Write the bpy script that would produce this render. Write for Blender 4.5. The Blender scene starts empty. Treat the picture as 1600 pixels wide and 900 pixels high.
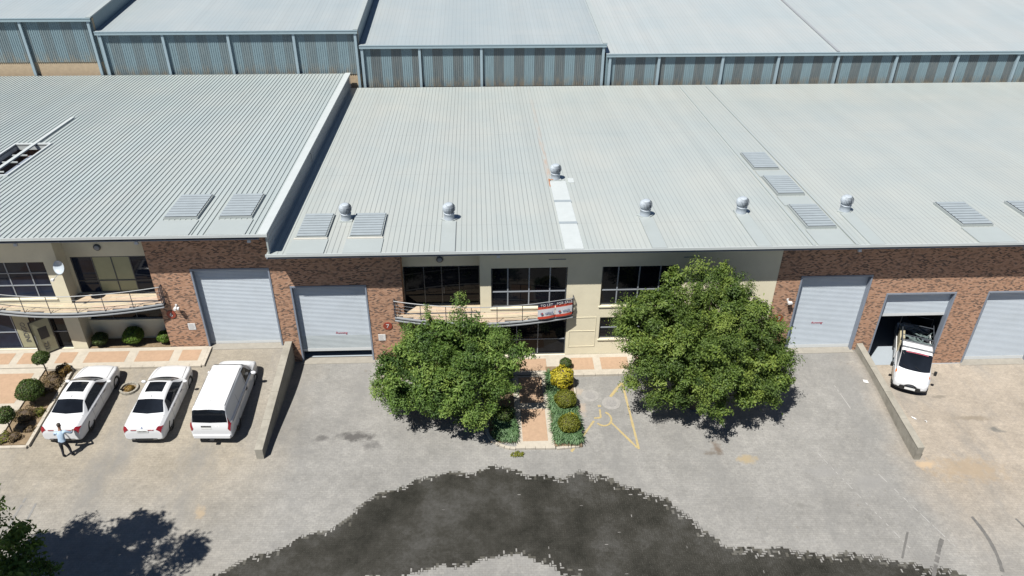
import bpy, bmesh, math, random
import numpy as np
from mathutils import Vector, Matrix
R = math.radians
rnd = random.Random(7)
scene = bpy.context.scene
COL = scene.collection

# ------------------------------------------------------------------ camera
cam_d = bpy.data.cameras.new('camera'); cam = bpy.data.objects.new('camera', cam_d); COL.objects.link(cam)
cam_d.sensor_width = 36; cam_d.lens = 28.8; cam_d.clip_end = 2000; cam_d.clip_start = .2
_p, _y, _r = R(34.28), R(2.70), R(0.475)
_f = Vector((math.sin(_y)*math.cos(_p), math.cos(_y)*math.cos(_p), -math.sin(_p)))
_rt = Vector((math.cos(_y), -math.sin(_y), 0)); _u = _rt.cross(_f)
_rr = _rt*math.cos(_r)+_u*math.sin(_r); _uu = _u*math.cos(_r)-_rt*math.sin(_r)
_m = Matrix((_rr, _uu, -_f)).transposed().to_4x4(); _m.translation = (0, 0, 27.3)
cam.matrix_world = _m
scene.camera = cam

# ------------------------------------------------------------------ light
SUN = Vector((.94, 1.10, -2.59)).normalized()          # travel direction of the light
world = bpy.data.worlds.new('World'); scene.world = world; world.use_nodes = True
wn = world.node_tree.nodes; wn.clear()
sky = wn.new('ShaderNodeTexSky'); sky.sky_type = 'NISHITA'; sky.sun_disc = False
sky.sun_elevation = math.asin(-SUN.z); sky.sun_rotation = math.atan2(-SUN.x, -SUN.y)
sky.altitude = 1700; sky.air_density = .8; sky.dust_density = .2; sky.ozone_density = 2
bg = wn.new('ShaderNodeBackground'); bg.inputs[1].default_value = .05
wo = wn.new('ShaderNodeOutputWorld')
world.node_tree.links.new(sky.outputs[0], bg.inputs[0]); world.node_tree.links.new(bg.outputs[0], wo.inputs[0])
sd = bpy.data.lights.new('sun', 'SUN'); sd.energy = 5.0; sd.angle = R(.53); sd.color = (1, .965, .9)
so = bpy.data.objects.new('sun', sd); COL.objects.link(so)
so.rotation_euler = SUN.to_track_quat('-Z', 'Y').to_euler(); so.location = (-30, -30, 80)
scene.view_settings.view_transform = 'Standard'; scene.view_settings.look = 'None'
scene.view_settings.exposure = 0.95; scene.view_settings.gamma = 1
try: scene.view_settings.use_curve_mapping = False
except Exception: pass

# ------------------------------------------------------------------ helpers
ALB = .585         # overall reflectance: real surfaces under an exposure set for the shade
class NT:
    def __init__(s, name):
        s.m = bpy.data.materials.new(name); s.m.use_nodes = True
        s.t = s.m.node_tree; s.n = s.t.nodes; s.n.clear()
        s.out = s.n.new('ShaderNodeOutputMaterial'); s.b = s.n.new('ShaderNodeBsdfPrincipled')
        s.t.links.new(s.b.outputs[0], s.out.inputs[0])
    def l(s, a, b): s.t.links.new(a, b)
    def node(s, typ, **k):
        n = s.n.new(typ)
        for a, v in k.items(): setattr(n, a, v)
        return n
    def put(s, sock, v):
        if hasattr(v, 'links') or hasattr(v, 'is_output'): s.l(v, sock)
        else: sock.default_value = v
    def math(s, op, a, b=None, c=None, clamp=False):
        n = s.node('ShaderNodeMath', operation=op, use_clamp=clamp); s.put(n.inputs[0], a)
        if b is not None: s.put(n.inputs[1], b)
        if c is not None: s.put(n.inputs[2], c)
        return n.outputs[0]
    def pos(s, obj=False):
        return s.node('ShaderNodeTexCoord').outputs['Object'] if obj else s.node('ShaderNodeNewGeometry').outputs['Position']
    def xyz(s, v):
        n = s.node('ShaderNodeSeparateXYZ'); s.l(v, n.inputs[0]); return n.outputs
    def vec(s, x, y, z):
        n = s.node('ShaderNodeCombineXYZ')
        for i, v in enumerate((x, y, z)): s.put(n.inputs[i], v)
        return n.outputs[0]
    def vscale(s, v, sc):
        n = s.node('ShaderNodeVectorMath', operation='MULTIPLY'); s.l(v, n.inputs[0]); n.inputs[1].default_value = sc; return n.outputs[0]
    def noise(s, v, scale, det=3, rough=.6, out=0):
        n = s.node('ShaderNodeTexNoise'); s.l(v, n.inputs['Vector']); n.inputs['Scale'].default_value = scale
        n.inputs['Detail'].default_value = det; n.inputs['Roughness'].default_value = rough; return n.outputs[out]
    def ramp(s, v, stops, interp='LINEAR'):
        n = s.node('ShaderNodeValToRGB'); s.l(v, n.inputs[0]); n.color_ramp.interpolation = interp
        e = n.color_ramp.elements
        while len(e) < len(stops): e.new(.5)
        for i, (p, c) in enumerate(stops):
            e[i].position = p; e[i].color = (c, c, c, 1) if not isinstance(c, tuple) else c+(1,)
        return n.outputs[0]
    def mix(s, f, a, b, typ='MIX'):
        n = s.node('ShaderNodeMix', data_type='RGBA', blend_type=typ); s.put(n.inputs[0], f)
        for i, v in ((6, a), (7, b)):
            s.put(n.inputs[i], v+(1,) if isinstance(v, tuple) and len(v) == 3 else v)
        return n.outputs[2]
    def bump(s, h, st=.3, d=.01):
        n = s.node('ShaderNodeBump'); s.l(h, n.inputs['Height']); n.inputs['Strength'].default_value = st
        n.inputs['Distance'].default_value = d; s.l(n.outputs[0], s.b.inputs['Normal'])
    def set(s, **k):
        if 'Base_Color' in k: k['Base_Color'] = s.mix(1., k['Base_Color'], (ALB, ALB, ALB), 'MULTIPLY')
        for a, v in k.items():
            a = a.replace('_', ' ')
            s.put(s.b.inputs[a], v+(1,) if isinstance(v, tuple) and len(v) == 3 else v)
        return s.m

M = {}
def simple(name, col, rough=.6, metal=0., var=.12, scale=3., dirt=None, bump=0, spec=.5, obj=False):
    t = NT(name); v = t.pos(obj)
    n = t.noise(v, scale, 5, .65)
    f = t.ramp(n, [(.25, 1-var), (.75, 1+var*.6)])
    c = t.mix(1., col, f, 'MULTIPLY')
    if dirt:
        c = t.mix(t.ramp(t.noise(v, scale*.35, 6, .7), [(.5, 0.), (.75, .6)]), c, dirt)
    t.set(Base_Color=c, Roughness=rough, Metallic=metal, Specular_IOR_Level=spec)
    if bump: t.bump(t.noise(v, scale*8, 3), bump, .01)
    M[name] = t.m; return t.m

def mat_brick():
    t = NT('face_brick'); p = t.xyz(t.pos())
    hx = t.math('ADD', p[0], p[1])
    row = t.math('DIVIDE', t.math('ADD', p[2], 20.), .06); rf = t.math('FLOOR', row)
    off = t.math('MULTIPLY', t.math('MODULO', rf, 2.), .5)
    cx = t.math('ADD', t.math('DIVIDE', t.math('ADD', hx, 200.), .14), off); cf = t.math('FLOOR', cx)
    w = t.node('ShaderNodeTexWhiteNoise', noise_dimensions='2D'); t.l(t.vec(cf, rf, 0), w.inputs['Vector'])
    cl = t.noise(t.pos(), 1.6, 3, .6)
    v = t.math('ADD', t.math('MULTIPLY', w.outputs[0], .92), t.math('MULTIPLY', cl, .16))
    col = t.ramp(v, [(.0, (.10, .066, .055)), (.20, (.17, .10, .07)), (.34, (.34, .18, .11)), (.45, (.50, .265, .155)), (.6, (.56, .305, .185)), (.8, (.63, .37, .24)), (1., (.50, .265, .155))])
    fx = t.math('FRACT', cx); fz = t.math('FRACT', row)
    ex = t.math('MINIMUM', fx, t.math('SUBTRACT', 1., fx)); ez = t.math('MINIMUM', fz, t.math('SUBTRACT', 1., fz))
    j = t.math('MINIMUM', t.math('MULTIPLY', ex, .14), t.math('MULTIPLY', ez, .06))
    jm = t.ramp(t.math('MULTIPLY', j, 100.), [(.35, 1.), (.6, 0.)])
    col = t.mix(jm, col, (.42, .33, .27))
    t.set(Base_Color=col, Roughness=.85, Specular_IOR_Level=.25)
    t.bump(t.math('SUBTRACT', 1., jm), .6, .008); M['brick'] = t.m
mat_brick()

def mat_roof(name, base, tint, rust=False, rx=0., pitch=.26, line=.4):
    t = NT(name); pv = t.pos(); p = t.xyz(pv)
    st = t.noise(t.vscale(pv, (1.0, .035, .035)), 1.3, 4, .65)
    n2 = t.noise(pv, .22, 4, .6)
    sheet = t.node('ShaderNodeTexWhiteNoise', noise_dimensions='1D'); t.l(t.math('FLOOR', t.math('DIVIDE', p[0], .78)), sheet.inputs['W'])
    f = t.math('ADD', t.math('ADD', t.math('MULTIPLY', st, .22), t.math('MULTIPLY', n2, .16)), t.math('MULTIPLY', sheet.outputs[0], .07))
    k = t.ramp(f, [(.12, .90), (.36, 1.05)])
    c = t.mix(1., t.mix(t.ramp(n2, [(.35, 0.), (.7, 1.)]), base, tint), k, 'MULTIPLY')
    gr = t.ramp(t.noise(t.vscale(pv, (2.2, .25, .25)), 1.0, 6, .75), [(.56, 0.), (.8, .25)])
    c = t.mix(gr, c, (.42, .41, .36))
    lap = t.math('FRACT', t.math('DIVIDE', p[1], 7.4))
    c = t.mix(t.ramp(lap, [(.0, .3), (.010, .0)]), c, (.25, .25, .25))
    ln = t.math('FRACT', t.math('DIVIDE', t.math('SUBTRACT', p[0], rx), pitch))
    lm = t.math('MULTIPLY', t.ramp(ln, [(.0, 1.), (.10, 1.), (.16, .0)]), t.ramp(t.noise(t.vscale(pv, (1.5, .12, .12)), 1., 4), [(.3, line*.55), (.7, line)]))  # dark line beside each rib: its shadow painted into the colour, with grime
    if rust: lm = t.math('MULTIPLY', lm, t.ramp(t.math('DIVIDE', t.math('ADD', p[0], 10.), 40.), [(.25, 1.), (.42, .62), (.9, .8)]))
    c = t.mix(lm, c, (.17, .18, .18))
    if rust:
        d = t.math('ABSOLUTE', t.math('SUBTRACT', p[0], 4.2))
        a = t.ramp(d, [(.0, .75), (.22, .0)])
        b = t.ramp(t.math('DIVIDE', t.math('SUBTRACT', p[1], 42.), 20.), [(.02, 0.), (.06, .75), (.95, .08)])
        c = t.mix(t.math('MULTIPLY', t.math('MULTIPLY', a, b), t.ramp(t.noise(t.vscale(pv, (3, .3, .3)), 2.), [(.4, .0), (.6, 1.)])), c, (.55, .30, .16))
    t.set(Base_Color=c, Roughness=.42, Metallic=0.0, Specular_IOR_Level=.45)
    M[name] = t.m
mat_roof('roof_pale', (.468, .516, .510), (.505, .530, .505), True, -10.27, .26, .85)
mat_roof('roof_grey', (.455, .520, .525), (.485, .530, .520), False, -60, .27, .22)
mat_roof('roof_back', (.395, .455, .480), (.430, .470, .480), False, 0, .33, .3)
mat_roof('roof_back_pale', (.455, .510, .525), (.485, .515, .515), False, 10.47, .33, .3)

def mat_clad(name, a, b, foot):
    t = NT(name); pv = t.pos(); p = t.xyz(pv)
    n = t.noise(t.vscale(pv, (6., 6., .6)), 1., 4, .7)
    c = t.mix(t.ramp(n, [(.35, 0.), (.65, 1.)]), a, b)
    tc = t.xyz(t.node('ShaderNodeTexCoord').outputs['Generated'])
    ft = t.math('MULTIPLY', t.ramp(tc[2], [(.0, .9), (.28, .0)]), t.ramp(t.noise(t.vscale(pv, (3, 3, 1.)), 1.2), [(.4, 0.), (.65, 1.)]))
    c = t.mix(ft, c, foot)
    t.set(Base_Color=c, Roughness=.5, Specular_IOR_Level=.4); M[name] = t.m
mat_clad('clad_blue', (.21, .30, .34), (.255, .355, .395), (.36, .33, .26))
mat_clad('clad_sheet', (.125, .16, .175), (.185, .21, .215), (.33, .28, .20))
mat_clad('clad_dull', (.165, .225, .25), (.235, .29, .305), (.36, .31, .23))

simple('plaster', (.90, .83, .63), .9, var=.07, scale=1.2, dirt=(.74, .67, .50), bump=.1, spec=.2)
simple('concrete', (.40, .378, .325), .92, var=.2, scale=2.5, dirt=(.17, .155, .125), bump=.3, spec=.2)
simple('kerb', (.56, .51, .43), .9, var=.14, scale=4, dirt=(.40, .36, .30), bump=.2, spec=.2)
simple('flash', (.445, .490, .488), .4, var=.05, scale=1.)
simple('white_sheet', (.60, .645, .65), .5, var=.06, scale=2.)
simple('sealant', (.60, .59, .54), .7, var=.1, scale=6.)
simple('rooflight', (.37, .42, .45), .4, var=.10, scale=2.)
simple('post_blue', (.36, .47, .53), .5, var=.06)
simple('gutter', (.34, .45, .50), .45, var=.08)
simple('door_sheet', (.60, .665, .73), .38, var=.07, scale=1.4, dirt=(.50, .55, .59))
simple('door_sheet_dull', (.50, .555, .58), .5, var=.08, scale=2.)
simple('door_rail', (.74, .77, .78), .35, var=.03)
simple('steel_frame', (.27, .31, .38), .5, var=.1)
simple('alu_dark', (.075, .085, .10), .4, var=.1)
simple('alu_grey', (.33, .36, .40), .4, var=.06)
simple('slab_steel', (.36, .38, .40), .5, var=.12)
simple('slab_dark', (.05, .055, .07), .6, var=.1)
simple('rail_steel', (.30, .315, .33), .5, metal=.0, var=.05)
simple('rail_dark', (.055, .06, .08), .5, var=.1)
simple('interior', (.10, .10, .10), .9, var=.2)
simple('epoxy', (.42, .47, .52), .5, var=.06, scale=1)
simple('zinc', (.47, .53, .59), .6, metal=.0, var=.12, scale=8)
simple('soil', (.30, .225, .145), .95, var=.35, scale=5, dirt=(.15, .105, .07), bump=.6, spec=.1)
simple('bark', (.13, .10, .075), .95, var=.3, scale=9, bump=.5, spec=.1)
simple('plank_a', (.60, .47, .33), .75, var=.14, scale=3); simple('plank_b', (.64, .49, .37), .75, var=.14, scale=3); simple('plank_c', (.62, .53, .38), .75, var=.14, scale=3)
simple('panel_brick', (.50, .345, .235), .9, var=.14, scale=5, dirt=(.42, .30, .20), bump=.3, spec=.2)
simple('paint_yellow', (.50, .395, .185), .85, var=.2, scale=8, dirt=(.38, .35, .28))
simple('sign_red', (.33, .055, .03), .5, var=.08); simple('white', (.80, .80, .80), .5, var=.04)
simple('car_white', (.83, .845, .87), .18, var=.015, scale=1, spec=.6)
simple('tyre', (.018, .018, .019), .85, var=.1); simple('rim', (.16, .165, .175), .35, metal=.7, var=.1)
simple('black_trim', (.018, .019, .021), .5, var=.1); simple('tail_red', (.28, .012, .022), .2, var=.05)
simple('lamp_clear', (.55, .57, .6), .12, var=.05); simple('lamp_orange', (.72, .22, .05), .2, var=.05)
simple('plate', (.72, .73, .72), .5, var=.05); simple('chrome', (.5, .5, .52), .2, metal=.9, var=.02)
simple('banner_red', (.72, .085, .045), .6, var=.06); simple('banner_black', (.03, .025, .06), .6, var=.05)
simple('banner_white', (.78, .79, .82), .6, var=.05); simple('ink_blue', (.20, .25, .42), .6, var=.1)
simple('shirt', (.46, .60, .76), .85, var=.08, scale=10); simple('trousers', (.016, .018, .028), .9, var=.1)
simple('skin', (.30, .155, .10), .6, var=.08); simple('hair', (.06, .045, .035), .8, var=.1)
simple('door_reflection', (.42, .41, .27), .25, var=.18, scale=2.2); simple('pale_pane', (.42, .42, .25), .4, var=.12, scale=1.6)  # door panes: beige reflection of lit ground painted in; balcony panes: pale beige-green
simple('red_ink', (.55, .08, .13), .6, var=.1); simple('dish', (.50, .56, .62), .4, var=.05)
simple('cargo', (.14, .19, .19), .7, var=.5, scale=7); simple('wood_board', (.50, .44, .30), .8, var=.15)
simple('cement', (.365, .352, .335), .95, var=.2, scale=6, bump=.3); simple('paper', (.85, .85, .85), .8, var=.03)
simple('sandy_brick', (.55, .43, .29), .9, var=.15, scale=4); simple('sill_concrete', (.36, .335, .29), .9, var=.15, scale=3)
simple('iron', (.33, .32, .31), .7, var=.2, scale=9, bump=.3); simple('rubber_faint', (.27, .265, .255), .85, var=.2, scale=4); simple('rubber_mark', (.165, .16, .152), .85, var=.3, scale=4)
simple('old_paint', (.41, .40, .385), .85, var=.2, scale=5); simple('rust', (.45, .20, .10), .9, var=.2)

def mat_glass(name, col, rough=.04):
    t = NT(name); v = t.pos()
    c = t.mix(t.ramp(t.noise(v, .7, 3), [(.4, 0.), (.7, 1.)]), col, tuple(x*2.2 for x in col))
    t.set(Base_Color=c, Roughness=rough, Specular_IOR_Level=.22); M[name] = t.m
mat_glass('glass', (.006, .007, .010)); mat_glass('glass_blue', (.012, .018, .035)); mat_glass('car_glass', (.008, .010, .014), .03)

def mat_leaf(name, a, b, c3, trans=.25):
    t = NT(name)
    at = t.node('ShaderNodeAttribute', attribute_name='tint')
    col = t.ramp(at.outputs['Fac'], [(.0, a), (.55, b), (1., c3)])
    t.set(Base_Color=col, Roughness=.55, Specular_IOR_Level=.3)
    tr = t.node('ShaderNodeBsdfTranslucent'); t.l(t.mix(.5, col, (.12, .2, .02)), tr.inputs[0])
    mx = t.node('ShaderNodeMixShader'); mx.inputs[0].default_value = trans
    t.l(t.b.outputs[0], mx.inputs[1]); t.l(tr.outputs[0], mx.inputs[2]); t.l(mx.outputs[0], t.out.inputs[0]); M[name] = t.m
mat_leaf('leaf', (.050, .105, .022), (.140, .240, .046), (.290, .400, .088), .3)
mat_leaf('leaf_olive', (.052, .096, .020), (.138, .215, .040), (.285, .370, .072), .3)
mat_leaf('leaf_box', (.030, .060, .012), (.060, .105, .018), (.110, .160, .025), .12)
mat_leaf('leaf_bright', (.075, .150, .015), (.13, .23, .025), (.18, .29, .04), .2)
mat_leaf('leaf_yellow', (.30, .27, .02), (.52, .44, .03), (.66, .56, .05), .15)
mat_leaf('leaf_gold', (.09, .11, .012), (.17, .185, .018), (.27, .275, .03), .15)
mat_leaf('leaf_strap', (.06, .13, .05), (.12, .22, .09), (.20, .32, .15), .2)
mat_leaf('leaf_dry', (.10, .065, .035), (.17, .115, .055), (.25, .19, .08), .1)
mat_leaf('leaf_rust', (.16, .09, .025), (.28, .17, .04), (.34, .23, .06), .1)

def mat_ground():
    t = NT('paving'); pv = t.pos(); p = t.xyz(pv)
    wob = t.math('MULTIPLY', t.math('SUBTRACT', t.noise(pv, .35, 3), .5), 3.)
    xw = t.math('ADD', p[0], wob); yw = t.math('ADD', p[1], wob)
    grey = (.340, .333, .318); tanl = (.405, .362, .296); tanr = (.450, .395, .330)
    # left forecourt: tan bricks, middle grey pavers, right forecourt dusty tan
    fl = t.math('MULTIPLY', t.ramp(t.math('DIVIDE', t.math('ADD', xw, 12.), 4.), [(.0, 1.), (.9, .0)]), t.ramp(t.math('DIVIDE', t.math('SUBTRACT', yw, 23.), 4.), [(.0, .25), (1., 1.)]))
    fr = t.math('MULTIPLY', t.ramp(t.math('DIVIDE', t.math('SUBTRACT', xw, 19.6), 4.), [(.0, .0), (.6, 1.)]), t.ramp(t.math('DIVIDE', t.math('SUBTRACT', yw, 22.), 6.), [(.0, .2), (.6, 1.)]))
    c = t.mix(fl, grey, tanl); c = t.mix(fr, c, tanr)
    big = t.ramp(t.noise(pv, .28, 5, .65), [(.3, .84), (.7, 1.12)])
    mid = t.ramp(t.noise(pv, 1.7, 6, .75), [(.3, .84), (.72, 1.10)])
    fine = t.ramp(t.noise(pv, 9., 4, .8), [(.3, .82), (.7, 1.10)])
    c = t.mix(1., c, big, 'MULTIPLY'); c = t.mix(1., c, mid, 'MULTIPLY'); c = t.mix(1., c, fine, 'MULTIPLY')
    # individual pavers: herringbone rows, tone per paver and thin joints
    bt = t.node('ShaderNodeTexBrick'); t.l(pv, bt.inputs['Vector']); bt.inputs['Scale'].default_value = 1.
    bt.inputs['Brick Width'].default_value = .22; bt.inputs['Row Height'].default_value = .11; bt.inputs['Mortar Size'].default_value = .008
    bt.inputs['Color1'].default_value = (.94, .94, .94, 1); bt.inputs['Color2'].default_value = (1.06, 1.055, 1.04, 1); bt.inputs['Mortar'].default_value = (.86, .855, .84, 1)
    c = t.mix(1., c, bt.outputs[0], 'MULTIPLY')
    # greyer traffic scuffs
    sc = t.ramp(t.noise(t.vscale(pv, (.5, .16, .5)), 1., 6, .7), [(.48, 0.), (.70, .65)])
    c = t.mix(sc, c, (.235, .232, .225))
    c = t.mix(t.ramp(t.noise(pv, 3.1, 2, .5), [(.72, 0.), (.78, .5)]), c, (.22, .2, .17))
    # stains: oil, rust, leaf litter, sand; plus a small cast shadow painted as blobs
    S = [(-7.7, 28.65, .42, .3, (.15, .145, .14), 1.1), (-6.1, 28.75, 1.05, .42, (.13, .125, .12), 1.2), (-5.2, 28.1, .5, .4, (.16, .155, .15), 1.), (-8.2, 27.7, .5, .2, (.24, .235, .225), .8),
         (-6.2, 32.5, .5, .25, (.27, .265, .255), .8), (11.3, 27.95, .32, .5, (.17, .13, .10), 1.), (11.0, 27.6, .5, .2, (.17, .145, .12), .9), (12.6, 27.2, .6, .33, (.42, .33, .19), .9),
         (23.2, 26.6, 2.4, .9, (.40, .31, .21), .8), (21.2, 26.9, .6, .35, (.55, .42, .28), 1.), (25.5, 30.3, 1.2, .25, (.24, .20, .15), .7), (26.1, 29.4, .35, .2, (.19, .185, .17), 1.1), (26.3, 29.25, .5, .12, (.22, .21, .19), .9),  # last two entries: the small painted shadow
         (-12.1, 24.1, .3, .4, (.46, .36, .24), .8), (5.0, 30.7, .4, .7, (.47, .38, .30), .9), (4.9, 32.0, .5, .4, (.50, .42, .34), .8), (24.6, 32.1, .7, .16, (.24, .215, .18), .9), (16.2, 26.4, 1.1, .5, (.30, .295, .285), .8), (18.0, 25.7, 1.2, .6, (.29, .285, .275), .8), (14.2, 24.4, .35, .2, (.22, .215, .2), .8)]
    nz = t.math('SUBTRACT', t.noise(pv, 2.3, 5, .7), .5)
    for x, y, a, b, col, st in S:
        dx = t.math('DIVIDE', t.math('SUBTRACT', p[0], x), a); dy = t.math('DIVIDE', t.math('SUBTRACT', p[1], y), b)
        d = t.math('SQRT', t.math('ADD', t.math('MULTIPLY', dx, dx), t.math('MULTIPLY', dy, dy)))
        d = t.math('ADD', d, t.math('MULTIPLY', nz, 2.6))
        f = t.math('MULTIPLY', t.ramp(d, [(.35, .85), (1., .0)]), st, clamp=True)
        c = t.mix(f, c, col)
    t.set(Base_Color=c, Roughness=.88, Specular_IOR_Level=.25)
    t.bump(t.math('ADD', t.math('MULTIPLY', bt.outputs[1], -1.), t.noise(pv, 20., 3)), .18, .006); M['ground'] = t.m
mat_ground()
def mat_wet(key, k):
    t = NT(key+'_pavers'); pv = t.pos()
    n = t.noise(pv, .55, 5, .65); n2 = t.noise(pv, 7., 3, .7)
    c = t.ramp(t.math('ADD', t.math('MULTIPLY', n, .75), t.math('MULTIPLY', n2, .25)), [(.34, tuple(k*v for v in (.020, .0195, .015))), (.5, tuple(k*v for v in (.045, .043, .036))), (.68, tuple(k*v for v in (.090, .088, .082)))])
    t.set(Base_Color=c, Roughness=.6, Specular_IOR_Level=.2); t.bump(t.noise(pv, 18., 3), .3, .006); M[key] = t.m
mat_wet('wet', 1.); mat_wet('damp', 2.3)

class MB:
    def __init__(s): s.v = []; s.f = []; s.mi = []; s.cur = 0
    def add(s, vs, fs):
        o = len(s.v); s.v += [tuple(map(float, q)) for q in vs]; s.f += [tuple(i+o for i in f) for f in fs]; s.mi += [s.cur]*len(fs); return s
    def box(s, x0, x1, y0, y1, z0, z1):
        return s.add([(x0,y0,z0),(x1,y0,z0),(x1,y1,z0),(x0,y1,z0),(x0,y0,z1),(x1,y0,z1),(x1,y1,z1),(x0,y1,z1)],
                     [(0,3,2,1),(4,5,6,7),(0,1,5,4),(1,2,6,5),(2,3,7,6),(3,0,4,7)])
    def hexa(s, lo, hi):      # lo, hi: four corners each, counter-clockwise seen from above
        return s.add(list(lo)+list(hi), [(3,2,1,0),(4,5,6,7),(0,1,5,4),(1,2,6,5),(2,3,7,6),(3,0,4,7)])
    def quad(s, a, b, c, d): return s.add([a, b, c, d], [(0, 1, 2, 3)])
    def tube(s, pts, rad, n=8, caps=True):
        pts = [Vector(p) for p in pts]; rads = rad if isinstance(rad, (list, tuple)) else [rad]*len(pts)
        vs = []; fs = []; ref = None
        for i, p in enumerate(pts):
            d = (pts[min(i+1, len(pts)-1)]-pts[max(i-1, 0)]).normalized()
            if ref is None: ref = d.orthogonal().normalized()
            a = (ref-d*ref.dot(d)).normalized(); b = d.cross(a); ref = a
            for k in range(n):
                th = 2*math.pi*k/n; vs.append(p+(a*math.cos(th)+b*math.sin(th))*rads[i])
        for i in range(len(pts)-1):
            for k in range(n):
                fs.append((i*n+k, i*n+(k+1) % n, (i+1)*n+(k+1) % n, (i+1)*n+k))
        if caps:
            fs.append(tuple(range(n-1, -1, -1))); fs.append(tuple((len(pts)-1)*n+k for k in range(n)))
        return s.add(vs, fs)
    def lathe(s, prof, n=20, c=(0, 0, 0), flute=0, nf=0):
        vs = []; fs = []
        for r, z in prof:
            for k in range(n):
                th = 2*math.pi*k/n; rr = r*(1-flute*(k % 2)) if nf == 0 else r
                vs.append((c[0]+rr*math.cos(th), c[1]+rr*math.sin(th), c[2]+z))
        for i in range(len(prof)-1):
            for k in range(n): fs.append((i*n+k, i*n+(k+1) % n, (i+1)*n+(k+1) % n, (i+1)*n+k))
        fs.append(tuple(range(n-1, -1, -1))); fs.append(tuple((len(prof)-1)*n+k for k in range(n)))
        return s.add(vs, fs)
    def mesh(s, name, mats, smooth=False):
        me = bpy.data.meshes.new(name); me.from_pydata(s.v, [], s.f)
        for m in (mats if isinstance(mats, (list, tuple)) else [mats]): me.materials.append(M[m] if isinstance(m, str) else m)
        if any(s.mi): me.polygons.foreach_set('material_index', s.mi)
        if smooth: me.polygons.foreach_set('use_smooth', [True]*len(me.polygons))
        me.update(); return me
    def build(s, name, mats, parent=None, smooth=False, **k):
        return link(name, s.mesh(name, mats, smooth), parent, **k)
def link(name, me, parent=None, loc=None, rot=None, label=None, cat=None, group=None, kind=None):
    o = bpy.data.objects.new(name, me); COL.objects.link(o); o.parent = parent
    if loc is not None: o.location = loc
    if rot is not None: o.rotation_euler = rot
    tag(o, label, cat, group, kind); return o
def tag(o, label=None, cat=None, group=None, kind=None):
    for k, v in (('label', label), ('category', cat), ('group', group), ('kind', kind)):
        if v: o[k] = v
    return o
def empty(name, loc=(0, 0, 0), rz=0, **k): return link(name, None, None, loc, (0, 0, rz), **k)
def bevel(o, w=.01, seg=2):
    b = o.modifiers.new('bevel', 'BEVEL'); b.width = w; b.segments = seg; b.limit_method = 'ANGLE'; return o
def copy_tree(o, parent=None):
    c = o.copy(); COL.objects.link(c); c.parent = parent
    for ch in list(o.children): copy_tree(ch, c)
    return c
def text_mesh(s, size, mat, name='lettering', parent=None, loc=(0, 0, 0), rot=(0, 0, 0), shear=0, ext=.004):
    cu = bpy.data.curves.new(name, 'FONT'); cu.body = s; cu.size = size; cu.align_x = 'CENTER'; cu.align_y = 'CENTER'; cu.extrude = ext; cu.shear = shear; cu.resolution_u = 3
    t = bpy.data.objects.new(name, cu); COL.objects.link(t)
    dg = bpy.context.evaluated_depsgraph_get(); me = bpy.data.meshes.new_from_object(t.evaluated_get(dg))
    bpy.data.objects.remove(t); bpy.data.curves.remove(cu); me.materials.clear(); me.materials.append(M[mat]); me.name = name
    return link(name, me, parent, loc, rot)

# ------------------------------------------------------------------ ground
XL, XR, Y0 = -10.25, 20.95, 34.95
def smooth(t): t = min(1, max(0, t)); return t*t*(3-2*t)
def g(x, y):
    L = 0. if x < XL else (-1.13 if x < XR else -2.25)
    lane = min(-.12, max(-2.2, -1.13-.0387*(x-5)))
    return lane+(L-lane)*smooth((y-26.9)/7.0)
def ground():
    xs = sorted(set([-300, -160, -90, -60]+[round(-45+.5*i, 3) for i in range(0, 186)]+[60, 90, 160, 300, XL-.03, XL+.03, XR-.03, XR+.03]))
    ys = [-200, -80, -20, 0, 8]+[12+.5*i for i in range(0, 47)]+[35.4, 36, 40, 66, 120, 300]
    b = MB(); nx = len(xs)
    b.v = [(x, y, g(x, y)) for y in ys for x in xs]
    b.f = [(j*nx+i, j*nx+i+1, (j+1)*nx+i+1, (j+1)*nx+i) for j in range(len(ys)-1) for i in range(nx-1)]; b.mi = [0]*len(b.f)
    b.build('ground', 'ground', smooth=True, kind='structure')
ground()

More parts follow.
